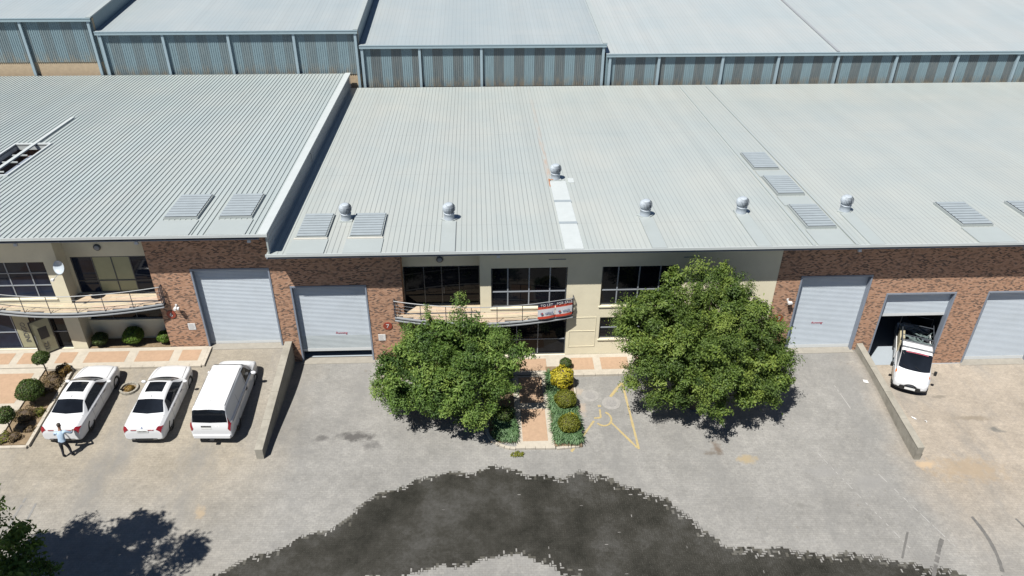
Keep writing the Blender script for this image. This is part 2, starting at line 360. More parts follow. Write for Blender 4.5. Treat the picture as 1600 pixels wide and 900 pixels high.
# wet pavers: herringbone blocks darkened by water, one sheet of separate pavers
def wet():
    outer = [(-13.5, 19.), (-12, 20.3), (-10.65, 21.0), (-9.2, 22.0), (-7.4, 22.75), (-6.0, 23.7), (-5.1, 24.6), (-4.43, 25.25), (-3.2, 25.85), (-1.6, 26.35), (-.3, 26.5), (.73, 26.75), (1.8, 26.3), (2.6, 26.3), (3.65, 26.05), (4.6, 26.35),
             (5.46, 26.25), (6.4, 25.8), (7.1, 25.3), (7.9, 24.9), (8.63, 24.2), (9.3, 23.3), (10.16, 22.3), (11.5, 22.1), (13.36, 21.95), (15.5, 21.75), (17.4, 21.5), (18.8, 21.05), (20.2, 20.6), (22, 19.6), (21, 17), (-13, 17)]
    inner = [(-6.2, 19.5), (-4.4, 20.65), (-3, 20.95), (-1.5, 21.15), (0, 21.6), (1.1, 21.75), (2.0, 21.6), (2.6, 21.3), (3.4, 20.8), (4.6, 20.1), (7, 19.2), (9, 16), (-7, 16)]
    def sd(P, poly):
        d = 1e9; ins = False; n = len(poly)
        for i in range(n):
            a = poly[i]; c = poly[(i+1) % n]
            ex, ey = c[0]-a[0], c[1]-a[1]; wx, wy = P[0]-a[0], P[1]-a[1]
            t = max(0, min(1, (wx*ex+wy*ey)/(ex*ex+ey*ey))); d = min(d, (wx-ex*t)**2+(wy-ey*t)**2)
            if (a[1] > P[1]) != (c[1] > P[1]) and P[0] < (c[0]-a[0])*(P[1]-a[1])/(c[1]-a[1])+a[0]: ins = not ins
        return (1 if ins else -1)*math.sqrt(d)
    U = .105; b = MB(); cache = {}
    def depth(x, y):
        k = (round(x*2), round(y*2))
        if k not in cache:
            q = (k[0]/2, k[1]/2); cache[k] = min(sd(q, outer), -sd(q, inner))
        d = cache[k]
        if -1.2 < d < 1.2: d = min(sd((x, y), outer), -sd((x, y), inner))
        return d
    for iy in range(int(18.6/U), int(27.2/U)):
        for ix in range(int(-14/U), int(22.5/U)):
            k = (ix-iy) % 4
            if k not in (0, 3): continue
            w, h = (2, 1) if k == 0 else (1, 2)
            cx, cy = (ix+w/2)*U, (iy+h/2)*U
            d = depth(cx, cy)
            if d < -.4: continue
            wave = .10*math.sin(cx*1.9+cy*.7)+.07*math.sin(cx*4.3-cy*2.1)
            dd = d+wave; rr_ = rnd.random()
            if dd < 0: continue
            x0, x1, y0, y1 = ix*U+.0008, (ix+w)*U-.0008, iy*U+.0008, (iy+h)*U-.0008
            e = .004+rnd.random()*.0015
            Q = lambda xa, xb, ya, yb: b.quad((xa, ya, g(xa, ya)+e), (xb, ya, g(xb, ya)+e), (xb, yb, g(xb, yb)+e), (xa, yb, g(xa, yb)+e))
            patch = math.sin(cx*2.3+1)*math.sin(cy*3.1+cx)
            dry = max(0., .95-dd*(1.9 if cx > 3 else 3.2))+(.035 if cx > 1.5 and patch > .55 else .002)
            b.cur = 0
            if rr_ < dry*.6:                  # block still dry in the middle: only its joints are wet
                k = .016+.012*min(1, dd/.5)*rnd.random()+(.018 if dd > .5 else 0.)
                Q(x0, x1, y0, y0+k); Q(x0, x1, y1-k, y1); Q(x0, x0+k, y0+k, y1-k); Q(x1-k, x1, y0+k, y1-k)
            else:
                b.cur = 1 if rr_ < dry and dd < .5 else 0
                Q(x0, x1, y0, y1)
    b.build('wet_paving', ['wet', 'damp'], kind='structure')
wet()

def strip(name, pts, w, mat, lift=.005, gap=0., seg=.35, seed=1):
    rr = random.Random(seed); b = MB(); P = [Vector(p) for p in pts]; path = []
    for i in range(len(P)-1):
        n = max(1, int((P[i+1]-P[i]).length/seg))
        path += [P[i].lerp(P[i+1], k/n) for k in range(n)]
    path.append(P[-1])
    for i in range(len(path)-1):
        if rr.random() < gap: continue
        a, c = path[i], path[i+1]; d = (c-a).normalized(); n = Vector((-d.y, d.x))
        w0 = w*rr.uniform(.8, 1.1)/2; q = [a+n*w0, a-n*w0, c-n*w0, c+n*w0]
        b.quad(*[(v.x, v.y, g(v.x, v.y)+lift) for v in q])
    return b.build(name, mat, kind='structure')
strip('bay_line', [(7.40, 32.6), (7.48, 27.86)], .12, 'paint_yellow', gap=.0)
strip('bay_line', [(4.2, 27.7), (5.55, 29.8)], .12, 'paint_yellow', gap=.0, seed=2)
strip('bay_line', [(6.62, 31.55), (7.36, 32.62)], .16, 'paint_yellow', gap=.0, seed=3)
strip('bay_line', [(6.38, 29.7), (7.42, 27.95)], .12, 'paint_yellow', lift=.009, gap=.03, seed=4)
# wheelchair symbol painted on the paving
arc = [(6.02+.42*math.cos(R(a)), 29.95+.50*math.sin(R(a))) for a in range(-140, 75, 12)]
strip('wheelchair_symbol', arc, .11, 'paint_yellow', lift=.0095, seg=.3, seed=5)
strip('wheelchair_symbol', [(5.58, 29.98), (5.92, 30.02), (5.95, 30.62)], .11, 'paint_yellow', lift=.013, seed=6)
strip('wheelchair_symbol', [(5.88, 30.86), (6.04, 30.88)], .18, 'paint_yellow', lift=.0115, seed=7)
for i, (a, c) in enumerate([((16.2, 27.6), (18.3, 21.9)), ((18.6, 26.4), (20.3, 22.1)), ((18.6, 32.1), (18.95, 30.2)), ((-19, 31.5), (-18.2, 33.0))]):
    strip('faded_bay_line', [a, c], .05, 'old_paint', gap=.45, seed=20+i, seg=.14)
def arcpts(cx, cy, r, a0, a1, n=16): return [(cx+r*math.cos(R(a0+(a1-a0)*i/n)), cy+r*math.sin(R(a0+(a1-a0)*i/n))) for i in range(n+1)]
for i, (pts, w) in enumerate([(arcpts(16.6, 22.6, 5.4, -24, 12), .16), (arcpts(17.4, 21.5, 6.8, -12, 18), .12), ([(18.6, 20.6), (19.6, 22.1), (19.9, 22.5)], .18), ([(17.6, 21.4), (18.6, 23.0)], .10),
                              ([(-19.75, 22.9), (-19.7, 24.9)], .10), ([(-19.1, 22.6), (-19.15, 24.6)], .10)]):
    strip('tyre_mark', pts, w, 'rubber_mark' if pts[0][0] > 0 else 'rubber_faint', gap=.07, seed=40+i, seg=.12, lift=.0075)

# kerbs, pavements and beds
def slab(name, x0, x1, y0, y1, z, mat='kerb', h=.5, kind='structure', parent=None):
    return MB().box(x0, x1, y0, y1, z-h, z).build(name, mat, parent, kind=kind if parent is None else None)
def panels(parent, x0, x1, y0, y1, z):
    b = MB().box(x0, x1, y0, y1, z-.05, z+.006); o = b.build('brick_panel', 'panel_brick', parent); return o
def blocks(parent, x0, y0, x1, y1, w, z, n, h=.3, mat='kerb', rr=random.Random(3)):
    """a row of kerb blocks, each its own piece, from (x0,y0) to (x1,y1)"""
    a = Vector((x0, y0)); d = Vector((x1, y1))-a; L = d.length; d /= L; nn = Vector((-d.y, d.x))*w/2; me = None
    ang = math.atan2(d.y, d.x); s = L/n
    me = MB().box(-s/2+.006, s/2-.006, -w/2, w/2, -h, 0).mesh('kerb_block', mat)
    for i in range(n):
        c = a+d*s*(i+.5); zz = z if not callable(z) else z(c.x, c.y)
        o = link('kerb_block', me, parent, (c.x, c.y, zz+rr.uniform(-.006, .006)), (0, 0, ang+rr.uniform(-.01, .01)))
pl = slab('pavement', -45, -14.45, 33.42, 34.90, .10)
for a, c in [(-30.5, -28.6), (-28.1, -26.3), (-25.8, -24.35), (-23.95, -22.85), (-22.05, -21.15), (-20.6, -18.5), (-18.0, -16.2), (-15.75, -14.75)]: panels(pl, a, c, 33.72, 34.62, .10)
blocks(pl, -22.2, 33.33, -14.45, 33.33, .16, .115, 13); blocks(pl, -14.36, 33.3, -14.36, 34.85, .15, .115, 3)
pp = slab('path', -40, -22.42, 20, 33.40, .06)
for a, c in [(-27.8, -25.4), (-25.0, -22.75)]:
    for y0, y1 in [(30.75, 33.0), (27.9, 30.3), (25, 27.5)]: panels(pp, a, c, y0, y1, .06)
blocks(pp, -22.36, 28.0, -22.36, 33.3, .12, .10, 9)
bed = slab('planting_bed', -22.29, -20.98, 27.95, 33.2, .03, 'soil')
blocks(bed, -20.9, 27.9, -20.9, 33.2, .15, lambda x, y: g(x, y)+.14, 9); blocks(bed, -22.3, 27.86, -20.9, 27.86, .15, lambda x, y: g(x, y)+.12, 2)
bed2 = slab('planting_bed', -20.7, -16.5, 34.97, 35.78, .07, 'soil')
pc = slab('pavement', -5.6, 15.4, 33.32, 34.92, -1.02)
for a, c in [(-5.2, -3.4), (-3.0, -.9), (-.5, 1.4), (1.75, 3.5), (4.85, 6.05), (6.45, 7.95), (8.4, 10.3), (10.7, 12.6), (13, 15)]: panels(pc, a, c, 33.62, 34.62, -1.02)
blocks(pc, -5.6, 33.24, 1.6, 33.24, .15, -1.0, 12); blocks(pc, 4.8, 33.24, 15.4, 33.24, .15, -1.0, 17)
pc2 = slab('path', 1.62, 3.42, 27.98, 33.16, -.985, h=.4)
for y0, y1 in [(31.05, 33.05), (28.35, 30.6)]: panels(pc2, 1.92, 3.14, y0, y1, -.985)
blocks(pc2, 1.55, 27.9, 3.45, 27.9, .15, lambda x, y: g(x, y)+.10, 4)
bedA = slab('planting_bed', 3.43, 4.76, 27.98, 33.9, -1.0, 'soil', .4); bedA.location.z = .012
blocks(bedA, 4.82, 28.2, 4.82, 33.2, .1, lambda x, y: g(x, y)+.08, 9); blocks(bedA, 3.5, 27.86, 4.6, 28.0, .14, lambda x, y: g(x, y)+.085, 3)
bedB = slab('planting_bed', .35, 1.61, 28.3, 32.6, -.97, 'soil', .4)
for i in range(8):
    a0, a1 = 180+i*90/8, 180+(i+1)*90/8
    c = (1.55, 29.2); p = [(c[0]+1.35*math.cos(R(a)), c[1]+1.35*math.sin(R(a))) for a in (a0, a1)]
    blocks(bedB, *p[0], *p[1], .15, lambda x, y: g(x, y)+.10, 1)
# covers in the disabled bay
for x, y, r in ((5.58, 31.67, .46), (6.6, 31.07, .48)):
    z = g(x, y); e = empty('manhole_cover', (x, y, z), label='round iron manhole cover set in cracked cement, '+('beside the clipped yellow bush' if x < 6 else 'above the painted wheelchair symbol'), cat='manhole', group='manhole covers in the disabled bay')
    MB().lathe([(r, -.05), (r, .008), (r*.62, .012)], 28).build('cement_collar', 'cement', e); MB().lathe([(r*.55, -.04), (r*.55, .022), (r*.5, .024), (r*.12, .020), (r*.1, .03)], 24).build('lid', 'iron', e)

# retaining walls between the forecourts
def ret_wall(x0, x1, zt0, zt1, label):
    e = empty('retaining_wall', ((x0+x1)/2, 31, g(x0, 31)-.1), label=label, cat='wall'); L = e.location
    n = 4; ya, yb = 27.2, 34.93
    def P(x, y, z): return (x-L.x, y-L.y, z-L.z)
    for i in range(n):
        a, c = ya+(yb-ya)*i/n+.006, ya+(yb-ya)*(i+1)/n-.006
        z0, z1 = [zt0+(zt1-zt0)*(q-ya)/(yb-ya) for q in (a, c)]
        b = MB().hexa([P(x0, a, -3.2), P(x1, a, -3.2), P(x1, c, -3.2), P(x0, c, -3.2)], [P(x0, a, z0-.06), P(x1, a, z0-.06), P(x1, c, z1-.06), P(x0, c, z1-.06)])
        b.build('wall_panel', 'concrete', e)
        b = MB().hexa([P(x0-.02, a, z0-.06), P(x1+.02, a, z0-.06), P(x1+.02, c, z1-.06), P(x0-.02, c, z1-.06)], [P(x0-.02, a, z0), P(x1+.02, a, z0), P(x1+.02, c, z1), P(x0-.02, c, z1)])
        bevel(b.build('coping', 'concrete', e), .015)
ret_wall(-10.42, -10.08, .06, .30, 'low concrete retaining wall beside the parked white van, shadow on its side')
ret_wall(20.80, 21.10, -.93, -.65, 'low concrete retaining wall ending beside the small white pickup truck')

# ------------------------------------------------------------------ building pieces
def wall(name, parent, x0, x1, z0, z1, y, th, ops, mat):
    xs = sorted(set([x0, x1]+[v for o in ops for v in (o[0], o[1])])); zs = sorted(set([z0, z1]+[v for o in ops for v in (o[2], o[3])]))
    b = MB()
    def hole(i, j):
        if i < 0 or j < 0 or i >= len(xs)-1 or j >= len(zs)-1: return True
        cx, cz = (xs[i]+xs[i+1])/2, (zs[j]+zs[j+1])/2
        return any(o[0] < cx < o[1] and o[2] < cz < o[3] for o in ops)
    for i in range(len(xs)-1):
        for j in range(len(zs)-1):
            if hole(i, j): continue
            a, c, d, e = xs[i], xs[i+1], zs[j], zs[j+1]; Y = y+th
            b.quad((a, y, d), (c, y, d), (c, y, e), (a, y, e)); b.quad((c, Y, d), (a, Y, d), (a, Y, e), (c, Y, e))
            if hole(i-1, j): b.quad((a, Y, d), (a, y, d), (a, y, e), (a, Y, e))
            if hole(i+1, j): b.quad((c, y, d), (c, Y, d), (c, Y, e), (c, y, e))
            if hole(i, j-1): b.quad((a, Y, d), (c, Y, d), (c, y, d), (a, y, d))
            if hole(i, j+1): b.quad((a, y, e), (c, y, e), (c, Y, e), (a, Y, e))
    return b.build(name, mat, parent)
def roller(parent, x0, x1, z0, z1, bottom=None, dull=False, label=None):
    """steel roller door in a framed opening; bottom = height of the curtain's lower edge"""
    e = link('roller_door', None, parent, label=label)
    zb = bottom if bottom is not None else z0+.035
    yc = Y0+.27; b = MB(); pitch = .085; n = int((z1-zb-.12)/pitch); prof = []
    b.cur = 0
    for i in range(n):
        za = z1-(i)*pitch; zc = za-pitch
        b.cur = 1 if (dull and za < zb+1.05) else 0
        for (y0_, z0_), (y1_, z1_) in (((yc, za), (yc-.018, za-pitch*.35)), ((yc-.018, za-pitch*.35), (yc-.018, za-pitch*.75)), ((yc-.018, za-pitch*.75), (yc, zc))):
            b.quad((x0+.06, y0_, z0_), (x0+.06, y1_, z1_), (x1-.06, y1_, z1_), (x1-.06, y0_, z0_))
    b.build('curtain', ['door_sheet', 'door_sheet_dull'], e)
    zl = z1-n*pitch
    MB().box(x0+.07, x1-.07, yc-.03, yc+.03, zb, zl+.001).build('bottom_rail', 'door_rail', e)
    fw = .10
    MB().box(x0-.002, x0+fw-.02, Y0-.03, Y0+.31, z0-.1, z1).build('jamb', 'steel_frame', e); MB().box(x1-fw+.02, x1+.002, Y0-.03, Y0+.31, z0-.1, z1).build('jamb', 'steel_frame', e)
    MB().box(x0-.004, x1+.004, Y0-.034, Y0+.30, z1+.001, z1+.09).build('lintel', 'steel_frame', e)
    if bottom is None or dull: MB().box(x0-.05, x1+.05, Y0-.25, Y0+.28, z0-.3, z0+.024).build('threshold', 'sill_concrete', e)
    return e
def window(parent, x0, x1, z0, z1, y, cols, rows, glass='glass', name='window', fw=.055, fm='alu_grey', sill=True, top='alu_dark', handle=None, panemats=None):
    """cols, rows: lists of fractions where mullions and transoms run"""
    e = link(name, None, parent)
    b = MB(); b.box(x0, x0+fw, y-.03, y+.05, z0, z1); b.box(x1-fw, x1, y-.03, y+.05, z0, z1); b.box(x0+fw, x1-fw, y-.03, y+.05, z1-fw, z1); b.box(x0+fw, x1-fw, y-.03, y+.05, z0, z0+fw)
    b.build('frame', top, e)
    X = [x0+fw]+[x0+(x1-x0)*c for c in cols]+[x1-fw]; Z = [z0+fw]+[z0+(z1-z0)*r for r in rows]+[z1-fw]
    for c in X[1:-1]: MB().box(c-fw*.45, c+fw*.45, y-.025, y+.045, z0+fw, z1-fw).build('mullion', fm, e)
    for r in Z[1:-1]: MB().box(x0+fw, x1-fw, y-.034, y+.04, r-fw*.45, r+fw*.45).build('transom', fm, e)
    k = 0
    for i in range(len(X)-1):
        for j in range(len(Z)-1):
            gm = panemats[k % len(panemats)] if panemats else glass; k += 1
            t = rnd.uniform(-.004, .004)
            MB().hexa([(X[i], y+t, Z[j]), (X[i+1], y-t, Z[j]), (X[i+1], y-t+.012, Z[j]), (X[i], y+t+.012, Z[j])], [(X[i], y+t, Z[j+1]), (X[i+1], y-t, Z[j+1]), (X[i+1], y-t+.012, Z[j+1]), (X[i], y+t+.012, Z[j+1])]).build('pane', gm, e)
    if sill: MB().box(x0-.06, x1+.06, Y0-.06 if y < 35.3 else y-.12, y-.031, z0-.07, z0-.002).build('sill', 'plaster', e)
    if handle:
        MB().tube([(handle[0], y-.09, handle[1]-.2), (handle[0], y-.09, handle[1]+.2)], .016, 6).build('handle', 'rail_steel', e)
    return e
def ribbed_roof(name, parent, x0, x1, y0, y1, z0, slope, mat, pitch=.26, rh=.042, rw=.05, th=.05, holes=()):
    """sheet with standing ribs running in Y; z0 at y0, slope = dz/dy"""
    z = lambda y: z0+slope*(y-y0)
    b = MB(); n = int((x1-x0)/pitch); X = []
    for i in range(n+1):
        a = x0+i*pitch; X += [(a, 0), (a+pitch-rw, 0), (a+pitch-rw+.006, rh), (a+pitch-.006, rh)]
    X = [(min(x, x1), h) for x, h in X if x < x1]+[(x1, 0)]
    def seg(xs, ya, yb):
        for (a, ha), (c, hc) in zip(xs[:-1], xs[1:]):
            if c-a < 1e-6 and ha == hc: continue
            b.quad((a, ya, z(ya)+ha), (c, ya, z(ya)+hc), (c, yb, z(yb)+hc), (a, yb, z(yb)+ha))
    if holes:
        hx0, hx1, hy0, hy1 = holes
        seg(X, y0, hy0); seg(X, hy1, y1)
        A = [q for q in X if q[0] < hx0]+[(hx0, 0)]; C = [(hx1, 0)]+[q for q in X if q[0] > hx1]
        seg(A, hy0, hy1); seg(C, hy0, hy1)
        parts = [(x0, x1, y0, hy0), (x0, x1, hy1, y1), (x0, hx0, hy0, hy1), (hx1, x1, hy0, hy1)]
    else: parts = [(x0, x1, y0, y1)]
    for a, c, ya, yb in parts:
        b.hexa([(a, ya, z(ya)-th), (c, ya, z(ya)-th), (c, yb, z(yb)-th), (a, yb, z(yb)-th)], [(a, ya, z(ya)-.003), (c, ya, z(ya)-.003), (c, yb, z(yb)-.003), (a, yb, z(yb)-.003)])
    return b.build(name, mat, parent), z
SL = math.tan(R(-5.66)); YE = 33.85
def rooflight(roof, zf, x0, x1, y0, y1, parent, apron=True, white=False):
    """raised ribbed rooflight on a kerb, with the flat apron sheet down to the eave"""
    e = link('rooflight', None, roof)
    k = .13; P = lambda x, y, d: (x, y, zf(y)+d)
    def lay(xa, xb, ya, yb, d0, d1): return MB().hexa([P(xa, ya, d0), P(xb, ya, d0), P(xb, yb, d0), P(xa, yb, d0)], [P(xa, ya, d1), P(xb, ya, d1), P(xb, yb, d1), P(xa, yb, d1)])
    b = lay(x0, x1, y0, y1, .0, k)
    b.build('upstand', 'flash', e)
    lay(x0+.05, x1-.05, y0+.03, y1-.03, k, k+.006).build('under_sheet', 'alu_dark', e)
    b = MB(); n = 9; st = (y1-y0-.08)/n
    for i in range(n):
        ya = y0+.04+st*i; yb = ya+st*.70
        b.hexa([P(x0+.05, ya, k+.03), P(x1-.05, ya, k+.03), P(x1-.05, yb, k+.05), P(x0+.05, yb, k+.05)], [P(x0+.05, ya, k+.045), P(x1-.05, ya, k+.045), P(x1-.05, yb, k+.065), P(x0+.05, yb, k+.065)])
    b.build('louvred_sheet', 'rooflight', e)
    if white: lay(x0-.08, x1+.06, y0-.16, y0-.003, .0, .075).build('sealed_edge', 'sealant', e)
    if apron: lay(x0-.12, x1+.10, YE+.03, y0-.165, .0, .052).build('apron_sheet', 'flash', e)

# ---------------- office and warehouse unit with the long pale roof
W7 = empty('warehouse', (5.6, Y0, -1.13), label='long warehouse with pale ribbed roof, plastered office middle and brick ends with roller doors', cat='warehouse')
W7.location = (0, 0, 0)
ZW = 6.11
D2 = (-9.68, -5.82, -1.13, 3.72); D3 = (16.76, 20.58, -1.13, 3.78); D4 = (21.6, 25.42, -2.25, 2.58); D5 = (27.16, 31.0, -2.25, 2.58)
D6 = (32.6, 36.4, -2.25, 2.58)
wall('brick_wall', W7, -10.27, -4.0, -3, ZW, Y0, .34, [D2], 'brick')
wall('brick_wall', W7, 15.5, 60, -4, ZW, Y0, .34, [D3, D4, D5, D6], 'brick')
win1 = (.57, 4.5, 2.2, 4.67); gd1 = (.62, 4.58, -1.05, 1.42); win2 = (6.28, 10.2, 2.2, 4.66); win3 = (6.36, 10.1, 0.0, 1.45)
wall('plaster_wall', W7, 0.0, 15.497, -3, ZW, Y0+.003, .3, [win1, gd1, win2, win3], 'plaster')
YR = 35.80
wall('recess_wall', W7, -4.3, .3, -3, ZW-.06, YR, .25, [(-3.99, -.01, 1.92, 4.33), (-3.9, -.1, .1, 1.3)], 'plaster')
MB().box(.003, .25, Y0+.31, YR-.002, -3, ZW-.02).build('recess_side_wall', 'plaster', W7)
MB().box(-4.25, -4.003, Y0+.345, YR-.002, -3, ZW-.02).build('recess_side_wall', 'brick', W7)
for x in (-10.27+.62, 18.69+20): pass
window(W7, *gd1, Y0+.14, [.06, .33, .62], [.42], name='entrance_door', sill=False, handle=(2.1, .2))
window(W7, *win1, Y0+.14, [.22, .5, .775], [.38], fw=.07)
window(W7, *win2, Y0+.14, [.22, .5, .775], [.38], fw=.07)
window(W7, *win3, Y0+.14, [.28, .62], [.48], fw=.07)
window(W7, -3.99, -.01, 1.92, 4.33, YR+.05, [.27, .5, .73], [], name='balcony_door', sill=False, fm='alu_dark', handle=(-1.9, 2.85))
window(W7, -3.9, -.1, .1, 1.3, YR+.05, [.3, .65], [], fm='alu_dark')
# plaster bands on the office wall (raised square mouldings)
b = MB()
for x0, x1, z0, z1 in ((4.72, 6.16, 1.455, 1.49), (4.72, 6.13, .55, .585), (4.72, 6.16, -.495, -.46), (6.13, 6.165, -.459, 1.454), (4.72, 4.755, -.459, .549)): b.box(x0, x1, Y0-.018, Y0+.002, z0, z1)
b.build('wall_moulding', 'plaster', W7)
roller(W7, *D2, bottom=-.62, dull=True); roller(W7, *D3); roller(W7, *D4, bottom=.98); roller(W7, *D5); roller(W7, *D6)
# inside of the units: floors, partitions, rear wall
MB().box(-10.2, 20.9, Y0+.36, 64.0, -1.5, -1.13+.015).build('floor', 'epoxy', W7)
MB().box(21.15, 60, Y0-.05, 64.0, -2.6, -2.25+.012).build('floor', 'epoxy', W7)
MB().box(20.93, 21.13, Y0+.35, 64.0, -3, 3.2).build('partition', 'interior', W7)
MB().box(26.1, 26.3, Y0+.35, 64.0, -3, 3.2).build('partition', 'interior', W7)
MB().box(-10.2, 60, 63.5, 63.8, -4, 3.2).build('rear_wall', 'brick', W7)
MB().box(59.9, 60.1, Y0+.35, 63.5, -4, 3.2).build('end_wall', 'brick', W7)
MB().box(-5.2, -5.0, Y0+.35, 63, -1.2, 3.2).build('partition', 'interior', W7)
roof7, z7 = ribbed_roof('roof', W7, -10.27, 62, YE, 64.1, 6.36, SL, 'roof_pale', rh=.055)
MB().box(-10.28, 62.01, YE-.035, YE-.002, 6.36-.10, 6.36+.045).build('eave_flashing', 'white_sheet', roof7)
MB().box(-10.27, 62, YE+.05, Y0-.004, 6.115, 6.15).build('soffit', 'steel_frame', roof7)
for (x0, x1, y0, y1, ap, wh) in [(-9.16, -7.62, 35.62, 38.5, True, True), (-6.5, -4.87, 35.62, 38.48, True, True), (16.85, 18.42, 35.88, 38.85, True, False), (16.8, 18.38, 40.35, 43.2, False, False), (16.7, 18.28, 44.45, 47.27, False, False), (25.0, 26.67, 35.85, 38.86, True, False), (29.0, 30.65, 35.85, 38.88, True, False)]:
    rooflight(roof7, z7, x0, x1, y0, y1, W7, ap, wh)
def sheet(roof, zf, name, mat, x0, x1, y0, y1, d0=.0, d1=.052):
    P = lambda x, y, d: (x, y, zf(y)+d)
    return MB().hexa([P(x0, y0, d0), P(x1, y0, d0), P(x1, y1, d0), P(x0, y1, d0)], [P(x0, y0, d1), P(x1, y0, d1), P(x1, y1, d1), P(x0, y1, d1)]).build(name, mat, roof)
for y0, y1 in ((38.86, 40.15), (43.21, 44.25)): sheet(roof7, z7, 'apron_sheet', 'flash', 16.72, 18.45, y0, y1)
for x in (16.45, 18.62): sheet(roof7, z7, 'side_flashing', 'flash', x, x+.13, YE+.03, 63.5, d1=.058)
for i, (y0, y1) in enumerate(((33.9, 37.0), (37.06, 39.9), (39.96, 42.9))): sheet(roof7, z7, 'patch_sheet', 'white_sheet', 4.17, 5.10, y0, y1, d1=.056+.004*i)
sheet(roof7, z7, 'patch_lap', 'rooflight', 4.16, 5.12, 36.86, 37.14, d0=.057, d1=.068); sheet(roof7, z7, 'patch_lap', 'rooflight', 4.16, 5.12, 39.76, 40.04, d0=.061, d1=.072)
sheet(roof7, z7, 'patch_sheet', 'white_sheet', 5.25, 5.6, 42.7, 43.4, d1=.05)
VENTS = [(-6.94, 37.9, 'beside the paired rooflights'), (-1.55, 37.75, 'alone above the recessed balcony'), (4.55, 43.35, 'at the head of the white patch sheets'), (8.83, 37.85, 'right of the white patch strip, on plain sheeting'), (14.04, 38.0, 'left of the three rooflights in a row'), (19.71, 38.05, 'right of the three rooflights in a row')]
for i, (x, y, w) in enumerate(VENTS):
    if i not in (0, 2): sheet(roof7, z7, 'vent_apron', 'flash', x-.36, x+.36, YE+.03, y-.30, d1=.05)
def turbine():
    e = empty('roof_ventilator'); n = 48
    MB().box(-.38, .38, -.36, .36, -.10, .07).build('base_flashing', 'flash', e)
    MB().lathe([(.34, .0), (.32, .10), (.31, .2), (.31, .42), (.33, .44), (.33, .48)], 24).build('throat', 'zinc', e, True)
    prof = [(.27, .50), (.33, .56), (.385, .66), (.40, .78), (.375, .90), (.30, 1.0), (.22, 1.05)]
    b = MB()                                            # curved vanes, each a thin bent blade
    for k in range(26):
        a = 2*math.pi*k/26
        for (r0, z0), (r1, z1) in zip(prof[:-1], prof[1:]):
            q = []
            for r, z, s in ((r0, z0, 0), (r0, z0, 1), (r1, z1, 1), (r1, z1, 0)):
                th = a+s*.17; rr = r*(1 if s == 0 else .90); q.append((rr*math.cos(th), rr*math.sin(th), z))
            b.quad(*q)
    b.build('vanes', 'zinc', e)
    MB().lathe([(.22, .48), (.27, .62), (.30, .8), (.2, 1.0)], 16).build('rotor_core', 'alu_dark', e, True)
    MB().lathe([(.24, 1.03), (.235, 1.055), (.17, 1.085), (.05, 1.10)], 24).build('cap', 'zinc', e, True)
    return e
tb = turbine()
for i, (x, y, w) in enumerate(VENTS):
    o = tb if i == 0 else copy_tree(tb)
    o.scale = (.86, .86, .86); o.location = (x, y, z7(y)+.02); o.rotation_euler = (0, 0, i*.8)
    tag(o, 'round galvanised turbine roof ventilator '+w, 'roof ventilator', 'turbine ventilators on the pale roof')
b = MB(); b.box(-.03, .03, -.9, .1, 0, .06); b.box(-.03, .25, .0, .05, 0, .05)
b.build('rusty_bracket', 'rust', roof7, loc=(4.15, 43.1, z7(43.1)+.04))

